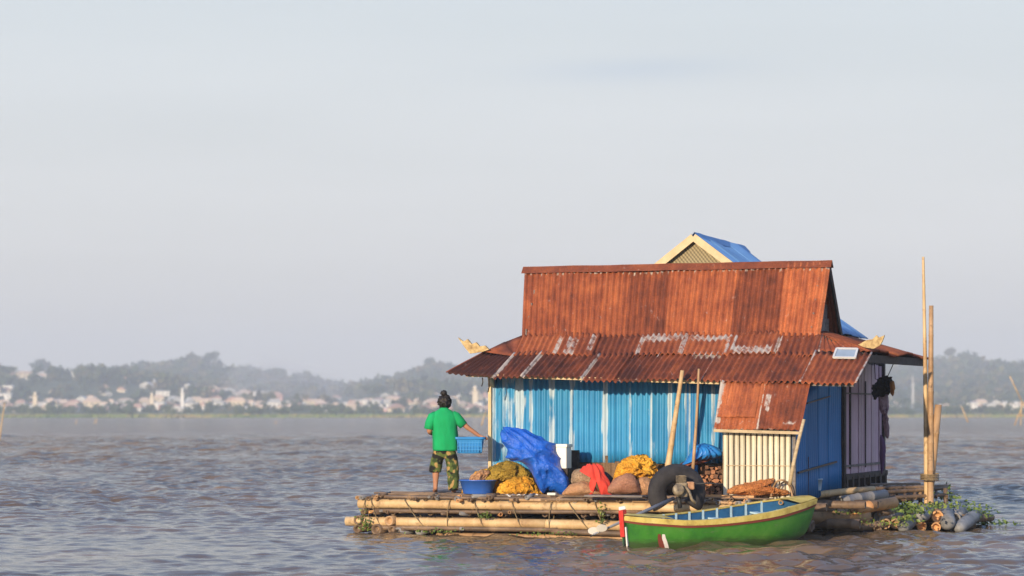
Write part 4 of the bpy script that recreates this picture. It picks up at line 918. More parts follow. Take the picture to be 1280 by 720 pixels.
# ladder-like rack on the right edge
def build_rack():
    t = thing('bamboo_rack', 'dark bamboo rack lying beside the mooring poles', 'rack', W(1130, 620, 41.5))
    for (x0, y0, x1, y1, Y0, Y1) in ((1040, 612, 1184, 607.5, 40.1, 40.9), (1085, 624, 1184, 618.5, 39.7, 40.5), (1090, 616, 1186, 610, 39.9, 40.8), (1030, 608, 1150, 605, 41.6, 42.4)):
        pole('rail', W(x0, y0, Y0), W(x1, y1, Y1), .035, M_bamboo_dark, t, bend=.003)
    for i in range(8):
        x = 1092+i*13; f = (x-1085)/99; pole('rung', W(x, lerp(623, 618, f)+3, lerp(39.7, 40.5, f)-.05), W(x, lerp(614, 608.5, f), lerp(40.1, 40.9, f)+.1), .03, M_bamboo_dark, t)
    for i in range(16):
        f = i/15; p = W(lerp(1040, 1148, f), 611-3*f, 41+.8*f); pole('slat', p, p+B*1.1+A*random.uniform(-.1, .1), .025, M_bamboo_dark, t)
    # stakes down into the raft logs
    for x in (1088, 1120, 1150, 1182):
        pole('stake', W(x, 610, 40.5), W(x+1, 656, 40.5), .04, M_bamboo_dark, t)
    return t
build_rack()
# right-hand log pile
PILE = 'loose logs heaped at the right end of the raft'
def plog(x0, y0, Y0, x1, y1, Y1, r_, mat, label, **kw):
    lone_pole('log', W(x0, y0, Y0), W(x1, y1, Y1), r_, mat, label, 'log', PILE, seg=12, **kw)
plog(1018, 619, 38.7, 1092, 611.5, 39.6, .058, M_bamboo, 'long pale bamboo topmost in the pile beside the boat', taper=.9)
plog(1050, 627, 38.8, 1106, 618, 39.7, .088, M_bamboo_grey, 'grey pipe like log under the topmost pale bamboo', taper=.95)
plog(1068, 636, 38.6, 1118, 628, 39.3, .092, M_bamboo_orange, 'orange tan log in the middle of the right pile', taper=1.0, node=.6)
plog(1000, 646, 38.4, 1084, 644, 38.9, .125, M_bamboo_tan, 'thick tan log low at the pile beside the boat', taper=.98, node=.7)
plog(1015, 633, 38.9, 1070, 634, 39.4, .07, M_bamboo_dark, 'dark log squeezed between the thick tan log and grey log', taper=.98)
plog(1040, 659, 38.7, 1110, 656, 39.1, .08, M_bamboo_dark, 'dark wet log at the waterline under the thick tan log')
plog(1100, 641, 39.1, 1128, 640, 39.9, .06, M_bamboo_dark, 'short dark log behind the pair of open tubes')
_g = random.Random(21)
for i in range(22):
    x = _g.uniform(1092, 1212); y = _g.uniform(641, 657)-(4 if x > 1190 else 0); Y0 = 39.0+(x-1097)*.012+_g.uniform(0, .35); p = W(x, y, Y0)
    tag(pole('log', p, p+B*_g.uniform(.6, 1.3)+A*_g.uniform(-.5, .3), _g.uniform(.055, .095), _g.choice([M_bamboo_grey, M_bamboo_grey, M_bamboo_tan, M_bamboo_dark]), None, seg=12), 'weathered tube end jumbled among the grey floats and green plants', 'log', PILE)
for i, (x, y, r_, mt, lb) in enumerate(((1107, 655, .085, M_bamboo_tan, 'open bamboo tube end, left of the pair in the right pile'), (1119, 655, .082, M_bamboo_tan, 'open bamboo tube end, right of the pair in the right pile'),
    (1097, 662, .07, M_bamboo_dark, 'small dark tube end at the waterline left of the open pair'), (1147, 651, .085, M_bamboo_orange, 'orange open tube at the green plants'), (1152, 658, .085, M_bamboo_orange, 'orange tube half in water below the other orange one'),
    (1172, 646, .10, M_bamboo_orange, 'rounded orange tan tube amid grey floats'), (1170, 659, .08, M_bamboo_orange, 'low orange tube at the waterline amid grey floats'), (1192, 660, .08, M_bamboo_grey, 'hollow grey tube at the waterline in the pile'))):
    Y0 = 38.9+(x-1097)*.012; p = W(x, y, Y0); pole_o = pole('log', p, p+B*1.5+A*(-.35)+Vector((0, 0, .05)), r_, mt, None, seg=14, bend=.003); tag(pole_o, lb, 'log', PILE)
def float_(x0, y0, Y0, x1, y1, Y1, r_, label):
    p, q = W(x0, y0, Y0), W(x1, y1, Y1); P = []; rad = []
    for i, (f, k) in enumerate(((0, .35), (.03, .7), (.1, .95), (.3, 1), (.5, 1.02), (.7, 1), (.9, .95), (.97, .7), (1, .35))): P.append(lerp(p, q, f)); rad.append(r_*k)
    tag(tube('float', P, rad, M_float, None, 14), label, 'float', 'grey floats wedged into the right end of the raft')
M_float = mottled('grey_float', [(0.3, (0.10, 0.105, 0.11)), (0.7, (0.32, 0.32, 0.32))], 5, .55)
float_(1128, 660, 39.0, 1142, 648, 39.8, .11, 'grey float right beside the paired open tubes')
float_(1150, 645, 39.4, 1160, 637, 40.4, .13, 'upright looking grey float between the two orange tubes')
float_(1185, 655, 39.7, 1180, 637, 40.6, .14, 'large pale grey float behind the hollow grey tube')
float_(1197, 661, 39.8, 1221, 643, 40.8, .11, 'long slanting grey float at the far end of the pile')
float_(1195, 645, 40.4, 1203, 637, 41.2, .12, 'rounded grey float behind the long slanting one')
float_(1166, 640, 40.4, 1172, 632, 41.2, .11, 'dark grey float tucked behind the rounded orange tube')
leaves_patch('water_hyacinth', [((*W(x, y, Y)[:2], max(0.02, zat(y, Y))), rx, .45, rz_) for x, y, Y, rx, rz_ in ((1122, 640, 39.6, .5, .07), (1138, 634, 39.9, .45, .08), (1155, 634, 40.3, .5, .08), (1184, 626, 40.9, .18, .2), (1172, 634, 40.5, .5, .07), (1214, 640, 40.9, .35, .16), (1222, 646, 41.0, .3, .12), (1237, 655, 41.3, .45, .06), (1105, 636, 39.5, .25, .05), (1134, 650, 38.95, .18, .10), (1145, 641, 39.2, .3, .08))], 90, .036, M_weed, 'bright green floating plants growing round the right end logs', 'water plants', up=1.0)
# dark ballast base under the pile so the logs sit on something
for (x0, y0, Y0, x1, y1, Y1) in ((1030, 655, 39.6, 1120, 648, 40.2), (1060, 640, 40.2, 1180, 640, 41.0), (1100, 655, 40.0, 1215, 656, 41.0), (1030, 630, 40.2, 1100, 630, 40.8), (1010, 648, 39.4, 1090, 640, 40.1)):
    pole('float_pole', W(x0, y0, Y0), W(x1, y1, Y1), .13, M_bamboo_dark, raft, seg=10)

# nets, sacks, tarpaulin
def net_mat(name, a, b_, sc=60):
    m, nt, b = newmat(name, 0.9, 0.1); n = noise_n(nt, 3, 5, .7); v = N(nt, 'ShaderNodeTexVoronoi'); v.inputs['Scale'].default_value = sc; tc = N(nt, 'ShaderNodeTexCoord'); nt.links.new(tc.outputs['Object'], v.inputs['Vector'])
    c = mix(nt, 1.0, ramp(nt, n, [(.35, a), (.65, b_)]), ramp(nt, v.outputs['Distance'], [(.1, (.55, .55, .55)), (.6, (1.15, 1.15, 1.15))]), 'MULTIPLY'); nt.links.new(c, b.inputs['Base Color']); bump(nt, b, v.outputs['Distance'], .9, .02); return m
M_net_y = net_mat('yellow_net', (.60, .27, .03), (.86, .47, .06)); M_net_o = net_mat('olive_net', (.24, .16, .03), (.46, .30, .05)); M_net_r = net_mat('orange_net', (.42, .15, .05), (.60, .26, .09))
M_sack = net_mat('pink_sack', (.36, .16, .10), (.52, .27, .17), 90); M_sack2 = net_mat('orange_sack', (.50, .25, .12), (.62, .36, .2), 90)
def heap(nm, pts, Y, d, mat, label, cat, **kw):
    o = tag(blob(nm, pts, Y, d, mat, None, **kw), label, cat)
    if nm == 'fishing_net':          # loose cords and folded edges lying over the heap
        g = random.Random(len(label)); vs_ = [v.co.copy() for v in o.data.vertices]; nn = [v.normal.copy() for v in o.data.vertices]; c = sum(vs_, Vector())/len(vs_); mb = MB()
        import mathutils
        kd = mathutils.kdtree.KDTree(len(vs_)); [kd.insert(v, i) for i, v in enumerate(vs_)]; kd.balance()
        for k in range(44):
            i = g.randrange(len(vs_)); p = vs_[i]
            if p.y > c.y+.05: continue
            dr = Vector((g.uniform(-1, 1), g.uniform(-.3, .1), g.uniform(-1, .3))).normalized(); P = []
            for q in range(7):
                co, j, _ = kd.find(p); P.append(co+(co-c).normalized()*.010); dr = (dr+Vector((g.uniform(-.5, .5), g.uniform(-.3, .3), g.uniform(-.5, .3)))).normalized(); p = co+dr*.045
            P = [a for n_, a in enumerate(P) if n_ == 0 or (a-P[n_-1]).length > .004]
            if len(P) < 3: continue
            sm = tube('x', P, g.uniform(.006, .013), None, seg=5); mb.add([v.co for v in sm.vertices], [tuple(f.vertices) for f in sm.polygons]); bpy.data.meshes.remove(sm)
        if mb.V: mb.build('cords', mat, o, True)
    return o
heap('fishing_net', [(585, 618), (586, 603), (592, 592), (604, 588), (618, 584), (626, 580), (640, 579), (655, 585), (664, 595), (668, 607), (672, 619)], 39.35, .32, M_net_y, 'yellow fishing net heap between blue tub and tarpaulin', 'fishing net', amp=.07, freq=4, ridged=True)
heap('fishing_net', [(588, 604), (594, 594), (606, 589), (622, 580), (640, 578), (656, 586), (662, 596), (654, 603), (640, 606), (622, 602), (606, 606)], 39.15, .26, M_net_o, 'olive net draped over the yellow heap', 'fishing net', amp=.06, freq=4, ridged=True, seed=4)
heap('fishing_net', [(626, 619), (628, 604), (640, 600), (654, 596), (665, 600), (672, 610), (675, 619)], 38.85, .24, M_net_y, 'bright yellow net fold at the tarpaulin foot', 'fishing net', amp=.08, freq=5, ridged=True, seed=8)
heap('fishing_net', [(588, 604), (592, 594), (602, 588), (612, 590), (606, 597), (598, 604)], 38.98, .14, M_sack2, 'pale orange net corner above the blue tub', 'fishing net', amp=.05, freq=6, ridged=True, seed=9)
heap('fishing_net', [(768, 603), (771, 590), (776, 579), (788, 573), (802, 570), (814, 574), (818, 586), (816, 598), (800, 600), (784, 598)], 38.1, .24, M_net_y, 'bright yellow net bundle atop the pink sacks', 'fishing net', amp=.08, freq=7, ridged=True, seed=2)
heap('sack', [(762, 617), (765, 603), (774, 594), (788, 592), (796, 600), (800, 617)], 37.75, .22, M_sack, 'brownish pink sack under the yellow net bundle', 'sack', amp=.03)
heap('sack', [(790, 618), (792, 604), (800, 597), (812, 600), (822, 609), (824, 618)], 37.9, .2, M_sack2, 'small tan sack between the pink sack and black tyre', 'sack', amp=.03, seed=3)
heap('sack', [(705, 619), (710, 608), (722, 602), (738, 604), (747, 612), (750, 619)], 38.0, .2, M_sack2, 'orange sack low between tarpaulin and red cloth', 'sack', amp=.03, seed=5)
heap('woven_basket', [(717, 606), (716, 592), (724, 585), (738, 584), (746, 592), (744, 606)], 38.25, .2, net_mat('speckled', (.16, .09, .05), (.45, .33, .22), 45), 'speckled brown woven bundle behind the red cloth', 'basket', amp=.03, seed=6)
heap('red_cloth', [(726, 590), (732, 583), (744, 580), (752, 584), (758, 598), (763, 612), (765, 620), (752, 620), (750, 606), (746, 594), (742, 604), (741, 618), (736, 619), (738, 600), (738, 592)], 37.9, .10, flatmat('red_fabric', (.62, .055, .035), .8), 'bright red cloth hung over a bundle on the deck', 'cloth', amp=.06, freq=4, knot=(744, 572))
heap('dark_bundle', [(748, 604), (752, 592), (760, 591), (767, 602), (765, 614), (755, 614)], 38.2, .12, flatmat('dark_fabric', (.03, .03, .04)), 'dark bundle behind the red cloth', 'bundle', amp=.03)
heap('fishing_net', [(914, 617), (918, 608), (930, 605), (944, 603), (955, 600), (966, 599), (964, 604), (955, 608), (968, 610), (984, 613), (984, 619)], 37.1, .2, M_net_r, 'rust orange net heap along the foot of the cream wall', 'fishing net', amp=.05, freq=6, ridged=True)
# tarpaulin draped over a hidden load
def build_tarp():
    m, nt, b = newmat('blue_tarpaulin', 0.27, 0.6); n = noise_n(nt, 4, 4, .6); nt.links.new(ramp(nt, n, [(.3, (.006, .085, .50)), (.7, (.012, .14, .68))]), b.inputs['Base Color']); n2 = noise_n(nt, 9, 5, .7); v_ = N(nt, 'ShaderNodeTexVoronoi', feature='DISTANCE_TO_EDGE'); v_.inputs['Scale'].default_value = 5.5; nt.links.new(n, v_.inputs['Vector']); bump(nt, b, n2, .8, .06)
    o = blob('tarpaulin', [(628, 552), (627, 541), (631, 535), (645, 538), (660, 541), (676, 545), (687, 550), (694, 565), (704, 585), (714, 602), (712, 612), (703, 618), (688, 616), (678, 617), (668, 600), (662, 583), (652, 576), (640, 576), (632, 572), (636, 562)], 38.5, .30, m, None, amp=.12, freq=3.6, knot=(640, 530), rings=18, sub=8, cy=(668, 570), pw=.6)
    tag(o, 'bright blue plastic tarpaulin draped over a tall load', 'tarpaulin')
build_tarp()
# white cool box behind the tarp
def build_box():
    c = HP(701, 571, -.78); t = thing('cool_box', 'white box standing between tarpaulin and brown wall sheets', 'box', (c.x, c.y, DECK))
    h_ = zat(556, c.y)-DECK
    MB().box((c.x, c.y, DECK+h_-.20), .28, .26, .36).build('body', flatmat('white_plastic', (.80, .76, .66), .5), t, bevel=.012)
    MB().box((c.x, c.y, DECK+h_-.012), .31, .29, .05).build('lid', MATS['white_plastic'], t, bevel=.01)
    tag(MB().box((c.x+.02, c.y+.01, DECK+(h_-.38)/2), .27, .24, h_-.38).box((c.x+.02, c.y-.115, DECK+.1), .29, .02, .05).box((c.x+.02, c.y-.115, DECK+.25), .29, .02, .05).build('crate', M_dark, None), 'dark crate added for the dark area below the white box', 'crate')  # crate added under the box to supply the dark area there
build_box()
c = HP(716, 590, -.25); tag(MB().box((c.x+.03, c.y, DECK+.36), .14, .1, .72).build('dark_board', M_dark, None), 'dark board leaning beside the white box', 'board')
# tubs
def tub(nm, loc, rx, ry, h_, col, label, cat, rz=0.0, wall=.012, rim=.02):
    t = thing(nm, label, cat, loc); m = flatmat(nm+'_plastic', col, .35, .5, .06)
    lathe('body', [(.0, 0), (.78, 0), (.80, .01), (.97, h_-.02), (1.0, h_-.02), (1.04, h_-.012), (1.04, h_), (.985, h_+.002), (.97, h_-.01), (.78, .03), (.0, .03)], loc, m, t, 36, rx, ry, rz)
    return t, m
l = W(597.5, 622, 38.95); l.z = DECK+.018
tub('wash_tub', l, .30, .26, .225, (.035, .13, .50), 'shallow blue wash tub on the deck by the net heap', 'tub')
l = W(1020, 613, 38.7); l.z = zat(613, 38.7)
t_, m_ = tub('bucket', l, .105, .105, .19, (.36, .50, .62), 'small pale blue bucket behind the boat bow', 'bucket')
tag(MB().box(W(690, 617.5, 38.0), .14, .08, .04).build('white_tray', flatmat('white_tray_plastic', (.7, .68, .6)), None, bevel=.01), 'tiny white tray at the tarpaulin foot', 'tray')
# small litter along the deck edge: floats line and bottles
for i, (px, lb) in enumerate(((583, 'pinkish stub of bamboo at the tub'), )): pass
for i, (x, y, r_, lb) in enumerate(((572, 626, .03, 'orange stub of bamboo poking from the deck edge left of the blue tub'), (621, 626.5, .034, 'orange stub of bamboo poking from the deck edge right of the blue tub'))):
    p = W(x, y, 38.35); o = pole('bamboo_stub', p, p+B*.8, r_, M_bamboo_orange, None); tag(o, lb, 'bamboo stub')
g = random.Random(4)
cord = []
for i in range(60):
    f = i/59; cord.append(W(lerp(628, 672, f), 619.5+1.4*math.sin(f*37)+g.uniform(-.7, .7), 38.45-f*.25+.12*math.sin(f*23)))
tag(tube('white_rope', cord, .010, flatmat('white_cord', (.75, .72, .66)), None, 5), 'tangled white rope along the deck before the yellow nets', 'rope')
# hessian mat and planks by the red cloth
tag(MB().box(W(770, 620, 37.4)+Vector((0, 0, .0)), .95, .3, .03).build('plank', M_greywood, None, bevel=.005), 'flat grey plank at the deck edge before the pink sacks', 'plank')
tag(MB().box(W(895, 621, 37.2), 1.25, .16, .06).build('plank', M_bamboo_orange, None, bevel=.005), 'long orange plank in front of the firewood', 'plank')
# firewood
def build_firewood():
    g = random.Random(8); grp = 'split logs of the firewood stack'; m1 = mottled('split_wood', [(.3, (.20, .07, .03)), (.7, (.46, .22, .11))], 12); m2 = mottled('split_wood_dark', [(.3, (.05, .025, .015)), (.7, (.22, .10, .05))], 12)
    rows = 7
    for r_ in range(rows):
        for k in range(5):
            x = 878+k*5.6+g.uniform(-1.2, 1.2)+(2.5 if r_ % 2 else 0); y = 616-r_*5.2+g.uniform(-1, 1)
            p = HP(x, y, -.62+g.uniform(-.05, .05)); n = g.choice((3, 4, 5)); a0 = g.random()*6; rr = g.uniform(.034, .044); V = []
            for q in (p, p+B*.45):
                for j in range(n): a = a0+2*math.pi*j/n; V.append(q+A*math.cos(a)*rr*1.15+Vector((0, 0, math.sin(a)*rr)))
            Fc = [tuple(range(n))[::-1], tuple(range(n, 2*n))]+[(j, (j+1) % n, (j+1) % n+n, j+n) for j in range(n)]
            o = link('firewood_log', mesh('firewood_log', V, Fc), m1 if g.random() < .6 else m2); tag(o, 'split reddish log of the firewood stack between tyre and cream wall', 'log', grp)
build_firewood()
tag(MB().poly([HP(843, 590, -.9), HP(866, 579, -.9), HP(884, 577, -.7), HP(900, 570, -.5), HP(868, 572, -.3), HP(850, 582, -.4)], .03, (0, 0, 1)).build('rusty_sheet', mottled('reddish_sheet', [(.3, (.16, .04, .03)), (.7, (.34, .12, .08))], 8), None), 'reddish sheet resting on top of the firewood', 'metal sheet')
heap('tarpaulin', [(855, 580), (862, 571), (866, 562), (874, 557), (884, 556), (896, 560), (903, 567), (898, 572), (884, 575), (868, 577)], 37.9, .28, mottled('small_tarpaulin_blue', [(.3, (.012, .13, .48)), (.7, (.03, .26, .66))], 5, .35, .5), 'small bright blue tarpaulin on the firewood stack', 'tarpaulin', amp=.07, freq=3, knot=(885, 545), seed=9)
# rope hoop
P = [W(964+13*(1-math.cos(a))+g.uniform(-.4, .4), 621-21*math.sin(a), 36.9+.1*math.sin(3*a)) for a in [i*math.pi/16 for i in range(17)]]
tag(tube('rope_hoop', P, .016, M_bamboo_tan, None, 6), 'arched rope hoop standing behind the boat', 'hoop')
P = [W(972+10*(1-math.cos(a)), 619-17*math.sin(a), 37.0) for a in [i*math.pi/16 for i in range(17)]]
tag(tube('rope_hoop', P, .013, M_bamboo_dark, None, 6), 'smaller dark rope hoop inside the larger one', 'hoop')

# black tyre standing in an arch, with the motor inside it
def build_tyre():
    m = mottled('worn_rubber', [(.3, (.014, .013, .015)), (.7, (.045, .042, .044))], 5, .75, .3)
    cx, Y = 846, 36.45; c = W(cx, 617, Y); P = []; rad = []; n = 26
    for i in range(n+1):
        a = R(-38)+i/n*R(256); P.append(c+Vector((math.cos(a)*.305*(1+.02*math.sin(3*a)), .06*math.cos(a), math.sin(a)*.315))); rad.append(.105+.006*noise.noise(Vector((i*.5, 0, 0))))
    o = tube('tyre', P, rad, m, None, 14, flat=1.35); tag(o, 'worn black tyre standing upright in an arch over the motor', 'tyre')
    me = o.data
build_tyre()
def build_motor():
    Y = 36.2; t = thing('long_tail_motor', 'long shafted boat motor with propeller angled down over the water', 'boat motor', W(850, 625, Y))
    mt = mottled('engine_metal', [(.3, (.05, .04, .03)), (.7, (.32, .25, .15))], 14, .5, .5); md = flatmat('engine_dark', (.03, .03, .03), .5); ms = flatmat('steel_shaft', (.22, .23, .26), .35, .5)
    c = W(852, 612, Y)
    MB().box(c, .17, .2, .22, EX, EY, EZ).build('engine_block', mt, t, bevel=.02)
    f = MB()
    for i in range(6): f.box(c+Vector((-.01+.0*i, 0, .125+.016*i)), .15, .16, .007, EX, EY, EZ)
    f.box(c+Vector((0, 0, .16)), .09, .1, .11, EX, EY, EZ).build('cylinder_head', mt, t)
    lathe('flywheel', [(.0, -.03), (.08, -.03), (.09, -.01), (.09, .02), (.07, .035), (0, .035)], c+Vector((-.06, -.16, .0)), mt, t, 24, tilt=Matrix.Rotation(R(90), 4, 'X'))
    MB().box(c+Vector((.13, .0, .06)), .12, .14, .12, EX, EY, EZ).build('fuel_tank', mottled('tank', [(.3, (.25, .10, .05)), (.7, (.5, .3, .16))], 9), t, bevel=.02)
    tube('exhaust', [c+Vector((.05, -.1, .05)), c+Vector((.1, -.16, -.02)), c+Vector((.14, -.16, -.14)), c+Vector((.2, -.15, -.2))], .022, mt, t)
    tube('engine_mount', [c+Vector((-.05, 0, -.1)), c+Vector((-.02, 0, -.28))], .035, md, t)
    s0 = W(842, 623, Y); s1 = W(742, 668, 35.2)
    tube('shaft', [s0, lerp(s0, s1, .5), s1], [.030, .026, .014], ms, t, 8)
    tube('handle', [c+Vector((.08, .0, .08)), c+Vector((.4, -.05, .10)), c+Vector((.62, -.05, .08))], .012, md, t, 6)
    hub = W(741, 661, 35.2)
    for k, (dx, dz) in enumerate(((-.085, .015), (.035, .055))):
        cc = lerp(s0, s1, .93)+Vector((dx, -.02, dz)); V = []
        for i in range(14):
            a = 2*math.pi*i/14; V.append(cc+Vector((math.cos(a)*.085, .03*math.sin(a+k), math.sin(a)*.055)))
        MB().poly(V, .012, (0, 1, 0)).build('propeller_blade', flatmat('propeller_white', (.6, .55, .45)), t, bevel=.003)
    tube('skeg', [lerp(s0, s1, .9), W(738, 671, 35.2)], [.014, .008], md, t, 6)
build_motor()

# ================================================================== BOAT
def build_boat():
    pL = Vector(((780-640)/F*34.9, 34.9, 0)); pR = Vector(((1001-640)/F*36.6, 36.6, 0)); ax = (pR-pL); L = ax.length; ax.normalize(); sd = Vector((ax.y, -ax.x, 0))   # sd points to the viewer
    t = thing('wooden_boat', 'green wooden boat with yellow rim moored before the raft', 'boat', (pL+pR)/2)
    heel = R(4.5)
    M = Matrix.Translation(0.5*(pL+pR)) @ Matrix(((ax.x, sd.x, 0, 0), (ax.y, sd.y, 0, 0), (0, 0, 1, 0), (0, 0, 0, 1))) @ Matrix.Rotation(-heel, 4, 'X')
    ns, nr = 40, 10
    def beam(s): return max(.035, .46*(1-abs((s-.62)/.64)**2.6)**.9 if s < .62 else .46*(1-.62*((s-.62)/.38)**2.4))
    def sheer(s): return .39+.25*max(0, (s-.25)/.75)**1.8+.05*(1-s/.25 if s < .25 else 0)
    def keel(s): return -.18+.14*max(0, (.12-s)/.12)**2+.26*max(0, (s-.72)/.28)**2
    def rk(s, z): return (s-.5)*L + .10*(s > .5)*max(0, (s-.85)/.15)*(z/.5) - .05*(s < .1)*(z/.4)
    def sec(s, q, inset=0.0):     # q 0 keel .. 1 gunwale
        b_ = beam(s)-inset; y = b_*(math.sin(q*math.pi/2)**.75); z = lerp(keel(s)+inset*.8, sheer(s), (1-math.cos(q*math.pi/2))**.85*1.0); return y, z
    def hull(qa, qb, inset, nm, mat, off=0.0, n=nr):
        V = []; Fc = []
        for i in range(ns+1):
            s = i/ns
            for side in (1, -1):
                for k in range(n+1):
                    q = lerp(qa, qb, k/n); y, z = sec(s, q, inset); V.append(M @ Vector((rk(s, z), side*(y+off), z)))
        w_ = 2*(n+1)
        for i in range(ns):
            for sdk in (0, 1):
                for k in range(n):
                    a = i*w_+sdk*(n+1)+k; q = (a, a+1, a+w_+1, a+w_); Fc.append(q if sdk else q[::-1])
        # ends
        for i in (0, ns):
            b0 = i*w_; loop = [b0+k for k in range(n+1)][::-1]+[b0+(n+1)+k for k in range(n+1)]; Fc.append(tuple(loop))
        return link(nm, mesh(nm, V, Fc, True), mat, t)
    mg, gn, gb = newmat('green_boat_paint', .42, .4)
    g1 = noise_n(gn, 2.2, 5, .65); g2 = noise_n(gn, 9, 6, .75, (.5, .5, 2.2)); gz = N(gn, 'ShaderNodeSeparateXYZ'); gt = N(gn, 'ShaderNodeTexCoord'); gn.links.new(gt.outputs['Object'], gz.inputs[0])
    gc = ramp(gn, g1, [(.3, (.025, .14, .020)), (.5, (.05, .225, .025)), (.75, (.10, .29, .04))])
    gc = mix(gn, ramp(gn, g2, [(.58, (0, 0, 0)), (.70, (.75, .75, .75))]), gc, (.16, .20, .11))
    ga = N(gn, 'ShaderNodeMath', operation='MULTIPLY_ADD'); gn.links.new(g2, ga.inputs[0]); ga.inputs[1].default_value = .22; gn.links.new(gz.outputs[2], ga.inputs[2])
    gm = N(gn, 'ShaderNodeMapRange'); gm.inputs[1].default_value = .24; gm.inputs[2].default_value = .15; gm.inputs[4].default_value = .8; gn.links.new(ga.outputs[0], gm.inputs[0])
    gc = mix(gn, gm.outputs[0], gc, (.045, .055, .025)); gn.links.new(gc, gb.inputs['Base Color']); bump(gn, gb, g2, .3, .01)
    mi = mottled('blue_boat_inside', [(.3, (.015, .07, .17)), (.7, (.03, .14, .30))], 4, .5)
    my = mottled('yellow_boat_paint', [(.32, (.34, .23, .07)), (.48, (.58, .45, .11)), (.7, (.72, .58, .20))], 5, .45, .4); mr = flatmat('maroon_paint', (.20, .045, .03), .5)
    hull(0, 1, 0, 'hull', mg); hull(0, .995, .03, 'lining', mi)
    # strakes: yellow band and maroon line below it, standing proud of the hull
    def strake(qa, qb, off, th, nm, mat, s0=0.0, s1=1.0):
        V = []; Fc = []; m = ns
        for side in (1, -1):
            b0 = len(V)
            for i in range(m+1):
                s = lerp(s0, s1, i/m)
                for q, o_ in ((qa, 0), (qa, off), (qb, off), (qb, -.0)):
                    y, z = sec(s, q); V.append(M @ Vector((rk(s, z), side*(y+o_), z+(th if q == qb else 0))))
            for i in range(m):
                a = b0+i*4
                for j in range(4):
                    k = (j+1) % 4; f = (a+j, a+k, a+4+k, a+4+j); Fc.append(f if side < 0 else f[::-1])
        for b0 in (0, (m+1)*4):
            Fc.append((b0, b0+1, b0+2, b0+3)); e = b0+m*4; Fc.append((e+3, e+2, e+1, e))
        return link(nm, mesh(nm, V, Fc, False), mat, t)
    strake(.93, 1.0, .022, .012, 'rub_rail', my); strake(.885, .93, .016, 0, 'maroon_stripe', mr)
    # gunwale cap
    V = []; Fc = []
    for side in (1, -1):
        b0 = len(V)
        for i in range(ns+1):
            s = i/ns; y, z = sec(s, 1)
            for dy, dz in ((-.04, .006), (.022, .006), (.022, .022), (-.04, .022)): V.append(M @ Vector((rk(s, z), side*(max(.0, y+dy)), z+dz)))
        for i in range(ns):
            a = b0+i*4
            for j in range(4):
                k = (j+1) % 4; f = (a+j, a+k, a+4+k, a+4+j); Fc.append(f if side < 0 else f[::-1])
    link('gunwale', mesh('gunwale', V, Fc), my, t)
    # bow deck and stern deck
    for (s0, s1, nm) in ((.90, 1.0, 'bow_deck'), (0.0, .20, 'stern_deck')):
        V = []; Fc = []; n = 6
        for i in range(n+1):
            s = lerp(s0, s1, i/n); y, z = sec(s, 1)
            for sy in (1, 0, -1): V.append(M @ Vector((rk(s, z), sy*(y-.005), z+.034+(.02 if sy == 0 else 0)-.0)))
        for i in range(n):
            for j in (0, 1): a = i*3+j; Fc.append((a, a+3, a+4, a+1))
        link(nm, mesh(nm, V, Fc), my, t)
    # ribs and thwarts, pale blue
    mp_ = flatmat('pale_blue_paint', (.42, .58, .64), .5)
    for s in (.28, .36, .44, .52, .60, .68, .76, .84):
        P = []
        for side, ks in ((-1, range(8, -1, -1)), (1, range(1, 9))):
            for k in ks:
                y, z = sec(s, .12+.86*k/8 if k else .0, .045); P.append(M @ Vector((rk(s, z), side*y, z)))
        V = []; Fc = []
        for p in P:
            for dx in (-.022, .022): V.append(p+ax*dx)
            for dx in (.022, -.022): V.append(p+ax*dx+Vector((0, 0, .04)))
        for i in range(len(P)-1):
            a = i*4
            for j in range(4): k = (j+1) % 4; Fc.append((a+j, a+4+j, a+4+k, a+k))
        Fc.append((0, 1, 2, 3)); Fc.append((len(V)-1, len(V)-2, len(V)-3, len(V)-4)); link('rib', mesh('rib', V, Fc), mp_, t)
    for s in (.33, .57, .80):
        y, z = sec(s, .86, .03); c = M @ Vector((rk(s, z), 0, z)); MB().box(c, .14, 2*y-.02, .025, ax, (M.to_3x3() @ Vector((0, 1, 0))), (M.to_3x3() @ Vector((0, 0, 1)))).build('thwart', mp_, t)
    # stern post, red, with a white tip and white edge
    e = M @ Vector((-.5*L-.03, 0, sheer(0)+.05)); b_ = M @ Vector((-.5*L+.0, 0, .10)); 
    MB().bar(b_+Vector((0, 0, .05)), e+Vector((-.02, 0, .05)), .075, .11, (0, 0, 1)).build('stern_post', flatmat('red_paint', (.55, .04, .03), .45), t, bevel=.01)
    MB().bar(e+Vector((-.02, 0, .052)), e+Vector((-.03, 0, .10)), .08, .10).build('post_tip', flatmat('white_paint', (.75, .70, .66), .5), t, bevel=.01)
    y, z = sec(.02, .5); MB().bar(M @ Vector((rk(.012, .1), .052, .02)), M @ Vector((rk(.005, .3), .062, .30)), .02, .05).build('white_edge', MATS['white_paint'], t)
    # curved white and maroon marks on the side
    for off_, mt_, nm in ((0, MATS['white_paint'], 'white_mark'), (-.012, mr, 'maroon_mark')):
        V = []; Fc = []; n = 10
        for i in range(n+1):
            q = lerp(.74, .28, i/n); s = .155+off_*1.6+.05*(i/n)**1.3; wd = .0055*(1+1.2*math.sin(math.pi*i/n))
            for ds in (-wd, wd):
                y, z = sec(s+ds, q); V.append(M @ Vector((rk(s+ds, z), y+.006-off_*.1, z)))
        for i in range(n): Fc.append((2*i, 2*i+1, 2*i+3, 2*i+2))
        V2 = [v+sd*.004 for v in V]; n0 = len(V); Fc2 = Fc+[tuple(x+n0 for x in f[::-1]) for f in Fc]
        link(nm, mesh(nm, V+V2, Fc2), mt_, t)
    return t
build_boat()

